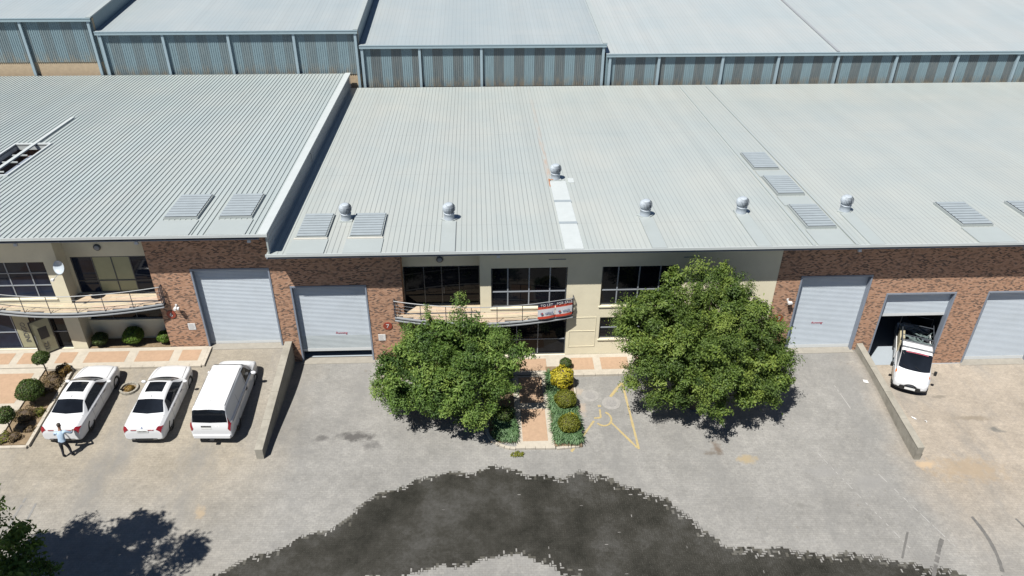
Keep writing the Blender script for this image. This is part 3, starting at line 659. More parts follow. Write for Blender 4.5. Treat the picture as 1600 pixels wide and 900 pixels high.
# balcony: curved slab, planked floor, steel rail
def balcony(parent, xa, xb, zf, rec, back_front):
    e = link('balcony', None, parent); N = 36
    yf = lambda x: Y0-(.28+.70*math.sin(math.pi*min(1, max(0, (x-xa)/(xb-xa))))**.9)
    xs = [xa+(xb-xa)*i/N for i in range(N+1)]
    def band(name, d0, d1, z0, z1, mat):
        b = MB()
        for a, c in zip(xs[:-1], xs[1:]):
            b.hexa([(a, yf(a)-d0, z0), (c, yf(c)-d0, z0), (c, yf(c)-d1, z0), (a, yf(a)-d1, z0)], [(a, yf(a)-d0, z1), (c, yf(c)-d0, z1), (c, yf(c)-d1, z1), (a, yf(a)-d1, z1)])
        return b.build(name, mat, e)
    band('lower_flange', .04, -.06, zf-.21, zf-.16, 'slab_steel'); band('edge_web', -.02, -.07, zf-.16, zf-.05, 'slab_dark'); band('upper_flange', .02, -.09, zf-.05, zf+.01, 'slab_steel')
    b = MB()
    for a, c in zip(xs[:-1], xs[1:]):
        b.hexa([(a, yf(a)+.071, zf-.19), (c, yf(c)+.071, zf-.19), (c, Y0-.004, zf-.19), (a, Y0-.004, zf-.19)], [(a, yf(a)+.071, zf-.03), (c, yf(c)+.071, zf-.03), (c, Y0-.004, zf-.03), (a, Y0-.004, zf-.03)])
    b.build('slab', 'slab_dark', e)
    MB().box(rec[0]+.004, rec[1]-.004, Y0+.0, YR-.004, zf-.19, zf-.03).build('slab', 'slab_dark', e)
    y = Y0-.98; i = 0
    while y < YR-.02:
        y1 = min(y+.135, YR-.006)
        if y1 < Y0-.01:
            ok = [x for x in [xa+.05+(xb-xa-.1)*k/200 for k in range(201)] if yf(x)+.095 < y]
            rng_ = (min(ok), max(ok)) if len(ok) > 4 else None
        else: rng_ = (rec[0]+.006, rec[1]-.006) if y > Y0-.02 else None
        if rng_:
            x = rng_[0]
            while x < rng_[1]-.05:
                L = min(rnd.uniform(1.6, 3.2), rng_[1]-x)
                MB().box(x+.003, x+L-.003, y+.004, y1-.004, zf-.03, zf+rnd.uniform(-.004, .003)).build('plank', rnd.choice(['plank_a', 'plank_b', 'plank_c']), e); x += L
        y += .137; i += 1
    top = zf+1.02
    def rl(z, r, m, nm): MB().tube([(x, yf(x)+.03, z) for x in xs], r, 6).build(nm, m, e)
    rl(top, .024, 'rail_steel', 'top_rail')
    for k in range(4): rl(zf+.18+.2*k, .006, 'rail_steel', 'rail_wire')
    n = 7
    for k in range(n+1):
        x = xa+.06+(xb-xa-.12)*k/n; yy = yf(x)+.03
        MB().tube([(x, yy, zf-.05), (x, yy+.02, top)], .020, 6).build('post', 'rail_dark', e)
        MB().tube([(x, yy+.02, zf+.02), (x, yy+.30, zf+.012)], .010, 5).build('stay', 'rail_dark', e)
    for x, s in ((xa, 1), (xb, -1)):
        b = MB(); ya = yf(x)+.03
        for k in range(4): b.tube([(x, ya+(Y0-ya-.01)*k/3, zf), (x, ya+(Y0-ya-.01)*k/3, top)], .014, 5)
        b.tube([(x, ya, top), (x, Y0-.005, top)], .022, 6); b.tube([(x, ya, zf+.1), (x, Y0-.005, zf+.1)], .014, 5); b.tube([(x, ya, zf+.55), (x, Y0-.005, zf+.55)], .012, 5)
        b.build('end_rail', 'rail_dark', e)
    return yf, top
yf7, top7 = balcony(W7, -4.47, 4.85, 1.91, (-4.0, 0.0), None)

# ---------------- taller neighbouring unit on the left
W6 = empty('warehouse', label='taller brick and plaster warehouse unit with grey ribbed roof and curved balcony', cat='warehouse')
D1 = (-14.47, -10.56, 0, 4.86); Z6 = 7.21
wall('brick_wall', W6, -16.45, -10.275, -3, Z6, Y0, .34, [D1], 'brick')
roller(W6, *D1)
YP = Y0
winA = (-25.2, -21.45, 3.33, 5.5); gdA = (-26.5, -21.5, .10, 2.45)
wall('plaster_wall', W6, -45, -20.76, -3, Z6, Y0+.003, .3, [winA, gdA, (-30.5, -26.9, 3.33, 5.5)], 'plaster')
wall('recess_wall', W6, -21.0, -16.2, -3, Z6-.06, YR, .25, [(-20.6, -16.6, 3.06, 5.25), (-20.6, -16.7, 1.35, 2.42)], 'plaster')
MB().box(-21.0, -20.763, Y0+.31, YR-.002, -3, Z6-.02).build('pier', 'plaster', W6)
MB().box(-16.447, -16.2, Y0+.345, YR-.002, -3, Z6-.02).build('recess_side_wall', 'brick', W6)
window(W6, *winA, Y0+.14, [.2, .47, .765], [.34, .68], glass='glass_blue', fw=.06); window(W6, -30.5, -26.9, 3.33, 5.5, Y0+.14, [.33, .66], [.34], glass='glass_blue')
window(W6, *gdA, Y0+.14, [.2, .46, .62, .70], [.45], glass='glass_blue', name='entrance_door', sill=False, panemats=['glass_blue', 'glass_blue', 'glass_blue', 'glass_blue', 'glass_blue', 'glass_blue', 'glass', 'glass', 'glass', 'glass'])
window(W6, -20.6, -16.6, 3.06, 5.25, YR+.05, [.26, .5, .73], [.33], name='balcony_door', sill=False, fm='alu_dark', panemats=['glass_blue', 'glass_blue', 'pale_pane', 'pale_pane', 'pale_pane', 'pale_pane', 'glass_blue', 'glass_blue'])  # middle panes beige-green, outer panes dark
window(W6, -20.6, -16.7, 1.35, 2.42, YR+.05, [.3, .62], [], fm='alu_dark')
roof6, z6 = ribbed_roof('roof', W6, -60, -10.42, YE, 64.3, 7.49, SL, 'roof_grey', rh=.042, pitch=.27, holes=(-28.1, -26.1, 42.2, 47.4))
MB().box(-60, -10.02, YE-.035, YE-.002, 7.49-.1, 7.49+.05).build('eave_flashing', 'white_sheet', roof6)
MB().box(-60, -10.45, YE+.05, Y0-.004, 7.215, 7.25).build('soffit', 'steel_frame', roof6)
def slope_box(name, parent, mat, x0, x1, y0, y1, zf, d0, d1):
    P = lambda x, y, d: (x, y, zf(y)+d)
    return MB().hexa([P(x0, y0, d0), P(x1, y0, d0), P(x1, y1, d0), P(x0, y1, d0)], [P(x0, y0, d1), P(x1, y0, d1), P(x1, y1, d1), P(x0, y1, d1)]).build(name, mat, parent)
slope_box('verge_capping', roof6, 'white_sheet', -10.46, -10.03, YE, 64.3, z6, -.02, .07)
b = MB()                                               # ribbed side cladding under the verge
y = YE+.25
while y < 64.2:
    for ya, yb, dx in ((y, y+.14, 0.), (y+.14, y+.18, .02), (y+.18, y+.22, .02)):
        yb = min(yb, 64.3); xx = -10.10+dx
        b.quad((xx, ya, z7(ya)-.1), (xx, yb, z7(yb)-.1), (xx, yb, z6(yb)-.021), (xx, ya, z6(ya)-.021))
    y += .22
b.build('side_cladding', 'door_sheet', W6)
MB().box(-10.16, -10.085, YE+.12, YE+.26, z7(YE)-.02, z6(YE)-.03).build('corner_flashing', 'flash', W6)
slope_box('side_wall', W6, 'brick', -10.44, -10.17, Y0+.35, 64.2, z6, -4, -.06)
MB().tube([(-9.98, 45.6, z7(45.6)+.45), (-9.98, 45.6, z7(45.6)+1.0), (-10.05, 45.6, z7(45.6)+1.03)], .02, 6).build('hook', 'rail_dark', W6)
for x0, x1 in ((-15.45, -13.8), (-12.78, -11.16)): rooflight(roof6, z6, x0, x1, 35.8, 38.75, W6, True, False)
# open light well in the left roof with frame, beams and the long ridge strip
lw = link('light_well', None, roof6); P6 = lambda x, y, d: (x, y, z6(y)+d)
for nm, (x0, x1, y0, y1) in {'kerb_a': (-28.25, -28.1, 42.05, 47.55), 'kerb_b': (-26.1, -25.98, 42.05, 47.55), 'kerb_c': (-28.1, -26.1, 47.4, 47.6), 'kerb_d': (-28.1, -26.1, 42.05, 42.2)}.items():
    slope_box('well_frame', lw, 'white_sheet', x0, x1, y0, y1, z6, -.3, .09)
slope_box('beam', lw, 'white_sheet', -27.06, -26.84, 42.1, 52.8, z6, .06, .14)
for y in (43.6, 45.2, 46.4): slope_box('crossbar', lw, 'white_sheet', -28.1, -27.07, y, y+.07, z6, -.35, -.28)
for x0, x1, y0, y1 in ((-28.5, -28.1, 41.8, 47.8), (-26.1, -25.8, 41.8, 47.8)): slope_box('well_side', lw, 'interior', x0, x1, y0, y1, z6, -3.2, -.31)
slope_box('well_side', lw, 'brick', -28.1, -26.1, 47.61, 47.8, z6, -3.2, -.06); slope_box('well_floor', lw, 'brick', -28.5, -25.8, 41.8, 47.8, z6, -3.4, -3.2)
slope_box('duct', lw, 'steel_frame', -27.2, -26.75, 42.4, 46.9, z6, -1.2, -.5)
MB().box(-45, -10.5, 63.5, 63.8, -3, 4.2).build('rear_wall', 'brick', W6)
MB().box(-45, -16.3, YR+.3, 63.4, -.3, .012).build('floor', 'epoxy', W6)
yf6, top6 = balcony(W6, -25.45, -16.10, 3.04, (-20.76, -16.45), None)
# open glass door leaf with vertical lettering
leaf = link('open_door_leaf', None, W6, (-22.2, Y0-.02, .12), (0, 0, R(180+40)), label='glass door leaf standing open with dark vertical lettering')
lb = MB(); lb.box(0, 1.0, -.02, .02, 0, .07); lb.box(0, 1.0, -.02, .02, 2.1, 2.17); lb.box(0, .06, -.02, .02, .07, 2.1); lb.box(.94, 1.0, -.02, .02, .07, 2.1); lb.build('frame', 'black_trim', leaf)
MB().box(.06, .94, -.006, .006, .07, 2.1).build('pane', 'door_reflection', leaf)  # beige reflection put into the pane colour
text_mesh('TCL', .30, 'alu_dark', 'lettering', leaf, (.52, .012, .48), (R(90), R(-90), R(180)))
MB().box(.25, .68, .008, .012, .95, 1.65).build('logo_patch', 'black_trim', leaf)
MB().tube([(.9, .06, .8), (.9, .06, 1.3)], .018, 6).build('handle', 'rail_steel', leaf)
MB().box(-24.12, -23.32, Y0+.095, Y0+.1, .18, 2.35).build('sidelight_reflection', 'door_reflection', W6)  # reflection painted as a thin beige sheet on the sidelight
text_mesh('INDIGO', .36, 'alu_dark', 'lettering', W6, (-23.72, Y0+.085, 1.15), (R(90), R(-90), 0))
# ---------------- rear warehouses
def rear(x0, x1, ze, zb, posts, roofmat, label, brick_top=None):
    e = empty('rear_warehouse', label=label, cat='warehouse', group='stepped rear warehouses')
    Yw = 64.6; sl = math.tan(R(.7))
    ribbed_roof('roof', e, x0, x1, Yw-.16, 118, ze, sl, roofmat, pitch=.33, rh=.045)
    MB().box(x0, x1+.02, Yw-.24, Yw-.162, ze-.24, ze+.02).build('gutter', 'gutter', e)
    MB().box(x0, x1+.06, Yw-.27, Yw-.241, ze-.02, ze+.05).build('gutter_lip', 'post_blue', e)
    MB().box(x0, x1, Yw+.12, Yw+.4, -3, ze-.1).build('wall', 'sandy_brick', e)
    b = MB(); z = lambda y: ze+sl*(y-Yw+.16)
    b.hexa([(x1-.08, Yw+.4, -2), (x1+.015, Yw+.4, -2), (x1+.015, 118, -2), (x1-.08, 118, -2)], [(x1-.08, Yw+.4, z(Yw+.4)-.02), (x1+.015, Yw+.4, z(Yw+.4)-.02), (x1+.015, 118, z(118)-.02), (x1-.08, 118, z(118)-.02)])
    b.build('side_cladding', 'clad_blue', e)
    slope_box('verge_capping', e, 'flash', x1-.30, x1+.06, Yw-.16, 118, z, .0, .09)
    w = .81; xa, xb = max(x0, -46), min(x1, 56); n = int((xb-xa)/w); w = (xb-xa)/n
    zt = ze-.1
    def panel(h):
        b = MB(); k = 5; s = w/k
        for i in range(k):
            for a, c, ya, yb in ((0, .55, 0, 0), (.55, .62, 0, -.03), (.62, .93, -.03, -.03), (.93, 1., -.03, 0)):
                b.quad(((i+a)*s, ya, 0), ((i+c)*s, yb, 0), ((i+c)*s, yb, h), ((i+a)*s, ya, h))
        return b
    mb = panel(zt-zb).mesh('cladding_panel', 'clad_blue'); ms = panel(zt-zb).mesh('cladding_panel', 'clad_sheet' if x0 > -15 else 'clad_dull')
    for i in range(n): link('cladding_panel', mb if i % 2 == 0 else ms, e, (xa+i*w, Yw+.08, zb))
    MB().box(xa, xb, Yw+.085, Yw+.11, (zt+zb)/2-.04, (zt+zb)/2+.04).build('girt', 'post_blue', e)
    for p in posts: MB().box(p-.10, p+.10, Yw-.16, Yw+.05, zb-2.2, ze-.245).build('post', 'post_blue', e)
    return e
rear(-90, -29.35, 8.92, 5.45, (-44.7, -39.8, -34.75, -29.6), 'roof_back', 'rear warehouse with the highest eave, pale brick showing below its blue cladding')
rear(-29.30, -9.23, 7.87, 4.3, (-29.0, -24.25, -19.26, -14.2, -9.42), 'roof_back', 'rear warehouse with second highest eave, behind the taller grey front roof')
rear(-9.18, 10.42, 6.67, 3.2, (-9.0, -4.47, .44, 10.22), 'roof_back', 'rear warehouse with stepped eave and three wide bays of striped cladding')
r4 = rear(10.47, 100, 5.86, 3.1, (10.8, 14.79, 20.01, 24.59, 29.52, 34.39, 39.48, 44.56, 49.6), 'roof_back_pale', 'longest and lowest rear warehouse with evenly striped cladding and a seam strip on its roof')
MB().hexa([(29.3, 64.45, 5.86), (29.48, 64.45, 5.86), (29.48, 117, 6.5), (29.3, 117, 6.5)], [(29.3, 64.45, 5.95), (29.48, 64.45, 5.95), (29.48, 117, 6.60), (29.3, 117, 6.60)]).build('roof_seam_strip', 'slab_steel', r4)

# ------------------------------------------------------------------ signs and fittings
def disc(x, z, txt, label):
    e = empty('number_sign', (x, Y0-.03, z), label=label, cat='sign')
    b = MB().lathe([(.235, -.03), (.24, 0.), (.235, .012)], 32); o = b.build('disc', 'sign_red', e, rot=(R(90), 0, 0))
    text_mesh(txt, .34, 'white', 'numeral', e, (0, -.02, 0), (R(90), 0, 0))
disc(-15.97, 2.2, '6', 'round dark red house number sign reading 6 on brick')
disc(-4.92, 1.18, '7', 'round red number sign reading 7 on brick beside the balcony end')
disc(16.07, 1.17, '7', 'round red number sign reading 7 beside the bushy olive tree')
for x, z, w in ((-15.09, 1.39, 'below the number 6 sign'), (-5.28, .42, 'below the number 7 sign beside the balcony')):
    e = empty('notice_board', (x, Y0-.015, z), label='small white notice plate on brick '+w, cat='notice', group='white notice plates')
    MB().box(-.19, .19, -.012, .012, -.2, .2).build('plate', 'white', e)
    for k in range(5): MB().box(-.14, rnd.uniform(.02, .14), -.0145, -.013, .13-.065*k, .145-.065*k).build('text_line', 'old_paint', e)
def cam_fit(x, z, w):
    e = empty('security_camera', (x, Y0, z), label='small white security camera on the brick wall '+w, cat='camera', group='wall security cameras')
    MB().box(-.05, .05, -.03, -.001, -.06, .06).build('bracket', 'white', e)
    MB().tube([(0, -.03, 0), (0, -.14, -.02), (.02, -.2, -.05)], .02, 6).build('arm', 'white', e)
    MB().box(-.05, .07, -.36, -.16, -.10, .0).build('housing', 'white', e); MB().box(.09, .19, -.30, -.14, -.12, -.03).build('junction_box', 'white', e)
cam_fit(-15.6, 2.78, 'above the number 6 sign'); cam_fit(16.3, 2.4, 'above the sign by the tree')
for i, (x, z, y, w) in enumerate(((-21.92, 7.05, Y0-.75, 'over the left office window'), (-16.3, 7.05, Y0-.75, 'over the edge of the brickwork'), (.93, 5.95, Y0-.75, 'over the narrow plaster pier'), (19.0, 5.95, Y0-.75, 'over the tall door beside the tree'), (27.5, 5.95, Y0-.75, 'over the brick past the pickup'), (-11.0, 7.05, Y0-.75, 'over the door behind the van'))):
    e = empty('floodlight', (x, y, z), label='small white floodlight under the eave '+w, cat='floodlight', group='eave floodlights')
    MB().box(-.02, .02, -.02, .02, .0, .17).build('stem', 'alu_grey', e); MB().hexa([(-.09, -.14, -.1), (.09, -.14, -.1), (.09, .0, -.12), (-.09, .0, -.12)], [(-.07, -.1, .02), (.07, -.1, .02), (.07, .0, .02), (-.07, .0, .02)]).build('head', 'white', e)
for x, z, w in ((-19.07, 5.8, 'above the glazed balcony door with pale panes'), (-2.05, 4.75, 'above the dark recessed balcony door')):
    e = empty('bulkhead_lamp', (x, YR, z), label='round dark bulkhead wall lamp '+w, cat='wall lamp', group='bulkhead lamps')
    MB().lathe([(.18, 0), (.18, .06), (.14, .09)], 20).build('rim', 'alu_dark', e, rot=(R(90), 0, 0)); MB().lathe([(.135, .05), (.12, .10), (.05, .12)], 16).build('diffuser', 'alu_grey', e, rot=(R(90), 0, 0))
for x in (3.5, 10.4):
    e = empty('wall_vent', (x, Y0, 5.16), label='thin slotted vent in shaded plaster '+('above the balcony window' if x < 5 else 'above the window behind the tree'), cat='vent'); MB().box(0, .88, -.02, .0, -.02, .02).build('slot', 'alu_grey', e)
    MB().box(0, .88, -.028, -.021, -.012, .0).build('louvre', 'alu_dark', e)
# satellite dish
e = empty('satellite_dish', (-20.62, Y0-.02, 5.35), label='pale satellite dish on the plaster pier with a feed arm', cat='satellite dish')
b = MB().lathe([(.02, .0), (.16, .02), (.28, .07), (.35, .13), (.34, .135), (.27, .08), (.15, .03), (.02, .012)], 28)
b.build('reflector', 'dish', e, True, loc=(.12, -.3, .05), rot=(R(68), 0, R(-22)))
MB().tube([(-.16, .03, -.1), (-.05, -.2, -.05), (.1, -.28, .04)], .025, 6).build('mount', 'alu_grey', e); MB().tube([(.08, -.30, -.2), (-.14, -.78, -.34)], .014, 5).build('feed_arm', 'alu_grey', e)
MB().box(-.24, -.11, -.9, -.76, -.40, -.30).build('feed_horn', 'white', e)
# letting banners on the balcony rail
def banner(x0, x1, head, label):
    a = Vector((x0, yf7(x0)-.03)); c = Vector((x1, yf7(x1)-.03)); d = c-a; L = d.length
    e = empty('letting_banner', (a.x, a.y, 1.98), math.atan2(d.y, d.x), label=label, cat='banner', group='banners on the balcony rail')
    z = [0, .15, .60, .75, .95]; bow = lambda x, zz: -.03-.05*math.sin(x/L*math.pi)*(1-zz)
    for k, m in enumerate(('banner_red', 'banner_white', 'banner_red', 'banner_black')):
        b = MB(); n = 8
        for i in range(n):
            xa, xb = L*i/n, L*(i+1)/n
            b.quad((xa, bow(xa, z[k]), z[k]), (xb, bow(xb, z[k]), z[k]), (xb, bow(xb, z[k+1]), z[k+1]), (xa, bow(xa, z[k+1]), z[k+1]))
        b.build(('lower_band', 'centre_field', 'upper_band', 'heading_band')[k], m, e)
    text_mesh(head, .20, 'white', 'lettering', e, (L/2, -.085, .85), (R(90), 0, 0))
    MB().lathe([(.075, 0), (.075, .004)], 16).build('logo_ring', 'ink_blue', e, loc=(L*.22, -.10, .36), rot=(R(90), 0, 0))
    MB().box(-.02, .06, -.004, 0, -.03, .05).build('logo_mark', 'banner_red', e, loc=(L*.22, -.106, .36))
    x = L*.42
    for k in range(6): w = rnd.uniform(.03, .06); MB().box(x, x+w, -.103, -.1, .30, .30+rnd.uniform(.09, .14)).build('print_mark', 'ink_blue', e); x += w+.025
    return e
banner(2.95, 3.85, 'TO LET', 'red and white letting banner with black heading TO LET'); banner(3.88, 4.78, 'FOR SALE', 'red and white banner with black heading FOR SALE at the balcony end')
text_mesh('Running', .19, 'red_ink', 'door_lettering', W7, (-7.45, Y0+.246, .58), (R(90), 0, 0), .2); text_mesh('Running', .19, 'red_ink', 'door_lettering', W7, (18.35, Y0+.246, .62), (R(90), 0, 0), .2)

# ------------------------------------------------------------------ vehicles
def pchip(xs, ys, x):
    xs = np.array(xs, float); ys = np.array(ys, float); h = np.diff(xs); d = np.diff(ys)/h; m = np.zeros(len(xs))
    m[0], m[-1] = d[0], d[-1]
    for i in range(1, len(xs)-1): m[i] = 0 if d[i-1]*d[i] <= 0 else 2*d[i-1]*d[i]/(d[i-1]+d[i])
    i = int(min(max(np.searchsorted(xs, x)-1, 0), len(xs)-2)); t = (x-xs[i])/h[i]
    return (2*t**3-3*t**2+1)*ys[i]+(t**3-2*t**2+t)*h[i]*m[i]+(-2*t**3+3*t**2)*ys[i+1]+(t**3-t**2)*h[i]*m[i+1]
class Hull:
    """car shell as a lofted surface; stations: y, half width, bottom, shoulder z, rail half width, rail z, top z"""
    def __init__(s, st): s.st = st; s.ys = [q[0] for q in st]
    def ring(s, y):
        hw, zb, zs, rw, zr, zt = [pchip(s.ys, [q[k] for q in s.st], y) for k in range(1, 7)]
        P = [(hw*.80, zb), (hw*.97, zb+.06), (hw, zb+(zs-zb)*.5), (hw*.985, zs-.05), (hw*.93, zs+.01), (rw, zr), (rw*.6, zt-(zt-zr)*.25), (0, zt)]
        return P
    def pt(s, y, v, side=1):
        P = s.ring(y); i = int(min(max(math.floor(v), 0), 6)); t = v-i
        V = [Vector((p[0], p[1])) for p in P]; p0 = V[max(i-1, 0)]; p1, p2 = V[i], V[i+1]; p3 = V[min(i+2, 7)] if i+2 <= 7 else Vector((-V[6].x, V[6].y))
        k = .5*(1 if i not in (3, 4) else .35)
        m1, m2 = (p2-p0)*k, (p3-p1)*k
        q = p1*(2*t**3-3*t**2+1)+m1*(t**3-2*t**2+t)+p2*(-2*t**3+3*t**2)+m2*(t**3-t**2)
        return Vector((q.x*side, y, q.y))
    def shell(s, ny=60, nv=28):
        b = MB(); Y = [s.ys[0]+(s.ys[-1]-s.ys[0])*(.5-.5*math.cos(math.pi*(i/ny)))*.55+(s.ys[-1]-s.ys[0])*(i/ny)*.45 for i in range(ny+1)]
        vs = [7*j/nv for j in range(nv+1)]
        rows = []
        for y in Y: rows.append([s.pt(y, v, 1) for v in vs]+[s.pt(y, v, -1) for v in reversed(vs[:-1])])
        n = len(rows[0])
        V = [p for r in rows for p in r]; F = [(i*n+j, (i+1)*n+j, (i+1)*n+j+1, i*n+j+1) for i in range(ny) for j in range(n-1)]
        F += [(i*n, i*n+n-1, (i+1)*n+n-1, (i+1)*n) for i in range(ny)]
        F += [tuple(range(n)), tuple(reversed([ny*n+j for j in range(n)]))]
        b.add(V, F); return b
    def patch(s, fy0, fy1, v0, v1, side=0, nu=10, nv=8, off=.006):
        """patch of the surface lifted off the shell; fy0/fy1 may be functions of the fraction across; side 0 = across both sides, v1 then means the mirrored end"""
        b = MB(); G = []
        for a in range(nu+1):
            row = []
            for c in range(nv+1):
                q = c/nv
                y0 = fy0(q) if callable(fy0) else fy0; y1 = fy1(q) if callable(fy1) else fy1
                y = y0+(y1-y0)*a/nu
                if side: p = lambda yy, e=0: s.pt(yy, v0+(v1-v0)*q+e, side)
                else:
                    vv = v0+(7-v0)*(1-abs(2*q-1)); sd = 1 if q <= .5 else -1
                    p = lambda yy, e=0, vv=vv, sd=sd: s.pt(yy, vv, sd)
                row.append(p(y))
            G.append(row)
        V = []; F = []
        for a in range(nu+1):
            for c in range(nv+1):
                du = G[min(a+1, nu)][c]-G[max(a-1, 0)][c]; dv = G[a][min(c+1, nv)]-G[a][max(c-1, 0)]
                n = du.cross(dv); n = n.normalized() if n.length > 1e-9 else Vector((0, 0, 1))
                cc = Vector((0, G[a][c].y, .7)); 
                if n.dot(G[a][c]-cc) < 0: n = -n
                V.append(G[a][c]+n*off)
        for a in range(nu):
            for c in range(nv): F.append((a*(nv+1)+c, a*(nv+1)+c+1, (a+1)*(nv+1)+c+1, (a+1)*(nv+1)+c))
        b.add(V, F); return b
def cut_arches(o, ys, r, hw, zc):
    cuts = []
    for y in ys:
        c = bpy.data.objects.new('cut', MB().lathe([(r, -hw*1.4), (r, hw*1.4)], 32).mesh('cut', 'black_trim')); COL.objects.link(c); c.rotation_euler = (0, R(90), 0); c.location = (0, y, zc)
        m = o.modifiers.new('b', 'BOOLEAN'); m.operation = 'DIFFERENCE'; m.object = c; m.solver = 'EXACT'; cuts.append(c)
    dg = bpy.context.evaluated_depsgraph_get(); dg.update(); me = bpy.data.meshes.new_from_object(o.evaluated_get(dg)); o.modifiers.clear(); o.data = me
    for c in cuts: bpy.data.objects.remove(c)
    me.polygons.foreach_set('use_smooth', [len(p.vertices) < 12 for p in me.polygons])
    o.modifiers.new('ws', 'WEIGHTED_NORMAL')
def wheels(e, ys, hw, r, w=.23):
    for y in ys:
        for sd_ in (-1, 1):
            wl = link('wheel', None, e, (sd_*(hw-.12), y, r), (0, R(90)*sd_, 0))
            MB().lathe([(r*.62, -w/2), (r*.93, -w/2), (r, -w*.35), (r, w*.35), (r*.93, w/2), (r*.62, w/2), (r*.6, w*.3)], 28).build('tyre', 'tyre', wl, True)
            MB().lathe([(r*.63, w*.2), (r*.62, w*.44), (r*.56, w*.36), (r*.5, w*.2)], 24).build('rim', 'rim', wl, True)
            b = MB()
            for k in range(5):
                a = 2*math.pi*k/5; d = Vector((math.cos(a), math.sin(a), 0)); n = Vector((-d.y, d.x, 0))*.035
                q = [d*.03+n, d*.03-n, d*r*.6-n*.7, d*r*.6+n*.7]
                b.hexa([v+Vector((0, 0, w*.2)) for v in q], [v+Vector((0, 0, w*.42)) for v in q])
            b.build('spoke', 'rim', wl)
def mirror(e, x, y, z, mat='car_white', s=1.):
    for sd_ in (-1, 1):
        m = link('wing_mirror', None, e, (sd_*x, y, z))
        o = MB().lathe([(.02, -.10*s), (.08*s, -.07*s), (.105*s, 0), (.08*s, .07*s), (.02, .10*s)], 14).build('mirror_cap', mat, m, True, rot=(0, R(90), 0)); o.scale = (.75, .8, 1.15)
        MB().tube([(-sd_*.16, .02, -.05), (0, 0, -.02)], .025, 6).build('mirror_arm', 'black_trim', m)
def sedan(loc, rz, label, boot_badge=True):
    st = [(0.0, .80, .33, .60, .62, .66, .68), (.03, .855, .27, .78, .66, .86, .90), (.10, .89, .23, .90, .74, 1.0, 1.04), (.35, .915, .20, .945, .76, 1.035, 1.07), (.85, .930, .19, .955, .76, 1.065, 1.10), (1.55, .936, .18, .955, .62, 1.34, 1.405), (2.2, .936, .18, .95, .61, 1.405, 1.475), (2.75, .936, .18, .945, .60, 1.385, 1.455),
          (3.55, .93, .18, .935, .70, 1.0, 1.035), (4.15, .915, .18, .875, .62, .925, .955), (4.6, .86, .20, .775, .54, .83, .855), (4.86, .72, .25, .63, .42, .68, .70), (4.94, .58, .32, .52, .36, .54, .55)]
    e = empty('parked_car', loc, rz, label=label, cat='car', group='white cars parked in the left forecourt'); h = Hull(st)
    body = h.shell().build('body', 'car_white', e, True); cut_arches(body, (.98, 3.98), .385, .936, .345)
    wheels(e, (.98, 3.98), .936, .345)
    h.patch(lambda q: .86+.10*abs(2*q-1), lambda q: 1.56-.02*abs(2*q-1)**2, 5.12, 0, 0, 10, 16).build('rear_window', 'car_glass', e, True)
    h.patch(lambda q: 2.86-.0*q, lambda q: 3.60-.16*abs(2*q-1)**2, 5.10, 0, 0, 10, 16).build('windscreen', 'car_glass', e, True)
    for sd_ in (-1, 1):
        h.patch(lambda q: 1.12+.38*q, lambda q: 3.42-.62*q, 4.14, 4.86, sd_, 16, 6).build('side_window', 'car_glass', e, True)
        h.patch(lambda q: .018+.012*q, lambda q: .30-.2*q, 3.15, 5.15, sd_, 8, 6, .010).build('tail_light', 'tail_red', e, True); h.patch(4.45, 4.8, 3.4, 4.2, sd_, 6, 4, .008).build('headlight', 'lamp_clear', e, True)
        for yy in (1.75, 2.75): MB().box(-.015, .015, -.11, .11, -.018, .018).build('door_handle', 'chrome', e, loc=(sd_*.935, yy, .84))
    for sd_ in (-1, 1):
        for yy in (1.42, 2.36, 3.36): h.patch(yy, yy+.014, 1.3, 4.1, sd_, 1, 8, .004).build('door_gap', 'black_trim', e)
        h.patch(3.55, 4.6, 4.55, 4.62, sd_, 8, 1, .004).build('bonnet_gap', 'black_trim', e)
    h.patch(.80, .812, 4.6, 0, 0, 1, 14, .004).build('boot_gap', 'black_trim', e)
    h.patch(2.0, 2.72, 5.85, 0, 0, 6, 10, .007).build('sunroof', 'car_glass', e, True)
    MB().box(-.52, -.26, -.012, .012, -.015, .015).build('tail_strip', 'tail_red', e, loc=(0, .016, .86)); MB().box(.26, .52, -.012, .012, -.015, .015).build('tail_strip', 'tail_red', e, loc=(0, .016, .86))
    MB().box(-.26, .26, -.012, .012, -.06, .06).build('number_plate', 'plate', e, loc=(0, .004, .80), rot=(R(-10), 0, 0))
    b = MB()
    for k in range(7): b.box(-.20+.06*k, -.165+.06*k, -.016, -.0125, -.03, .03)
    b.build('plate_lettering', 'black_trim', e, loc=(0, .004, .80), rot=(R(-10), 0, 0))
    MB().lathe([(.04, 0), (.04, .008)], 16).build('badge', 'ink_blue', e, loc=(0, .055, .975), rot=(R(70), 0, 0))
    MB().hexa([(-.5, -.004, .24), (.5, -.004, .24), (.62, .2, .2), (-.62, .2, .2)], [(-.56, -.006, .37), (.56, -.006, .37), (.7, .2, .36), (-.7, .2, .36)]).build('diffuser', 'black_trim', e)
    for sd_ in (-1, 1): MB().box(-.09, .09, -.02, .05, -.028, .028).build('exhaust_tip', 'chrome', e, loc=(sd_*.5, -.0, .33))
    MB().hexa([(-.02, -.05, 0), (.02, -.05, 0), (.012, .08, 0), (-.012, .08, 0)], [(-.004, -.06, .07), (.004, -.06, .07), (.004, -.03, .05), (-.004, -.03, .05)]).build('roof_fin', 'car_white', e, loc=(0, 1.72, 1.435))
    mirror(e, 1.0, 3.28, 1.0); return e
sedan((-19.30, 28.05, g(-19.3, 30)-.02), R(-2), 'white sedan beside the planting bed with a man at its boot')
sedan((-15.62, 28.05, g(-15.6, 30)-.05), R(-1.), 'white sedan between the stone planter ring and the white van')
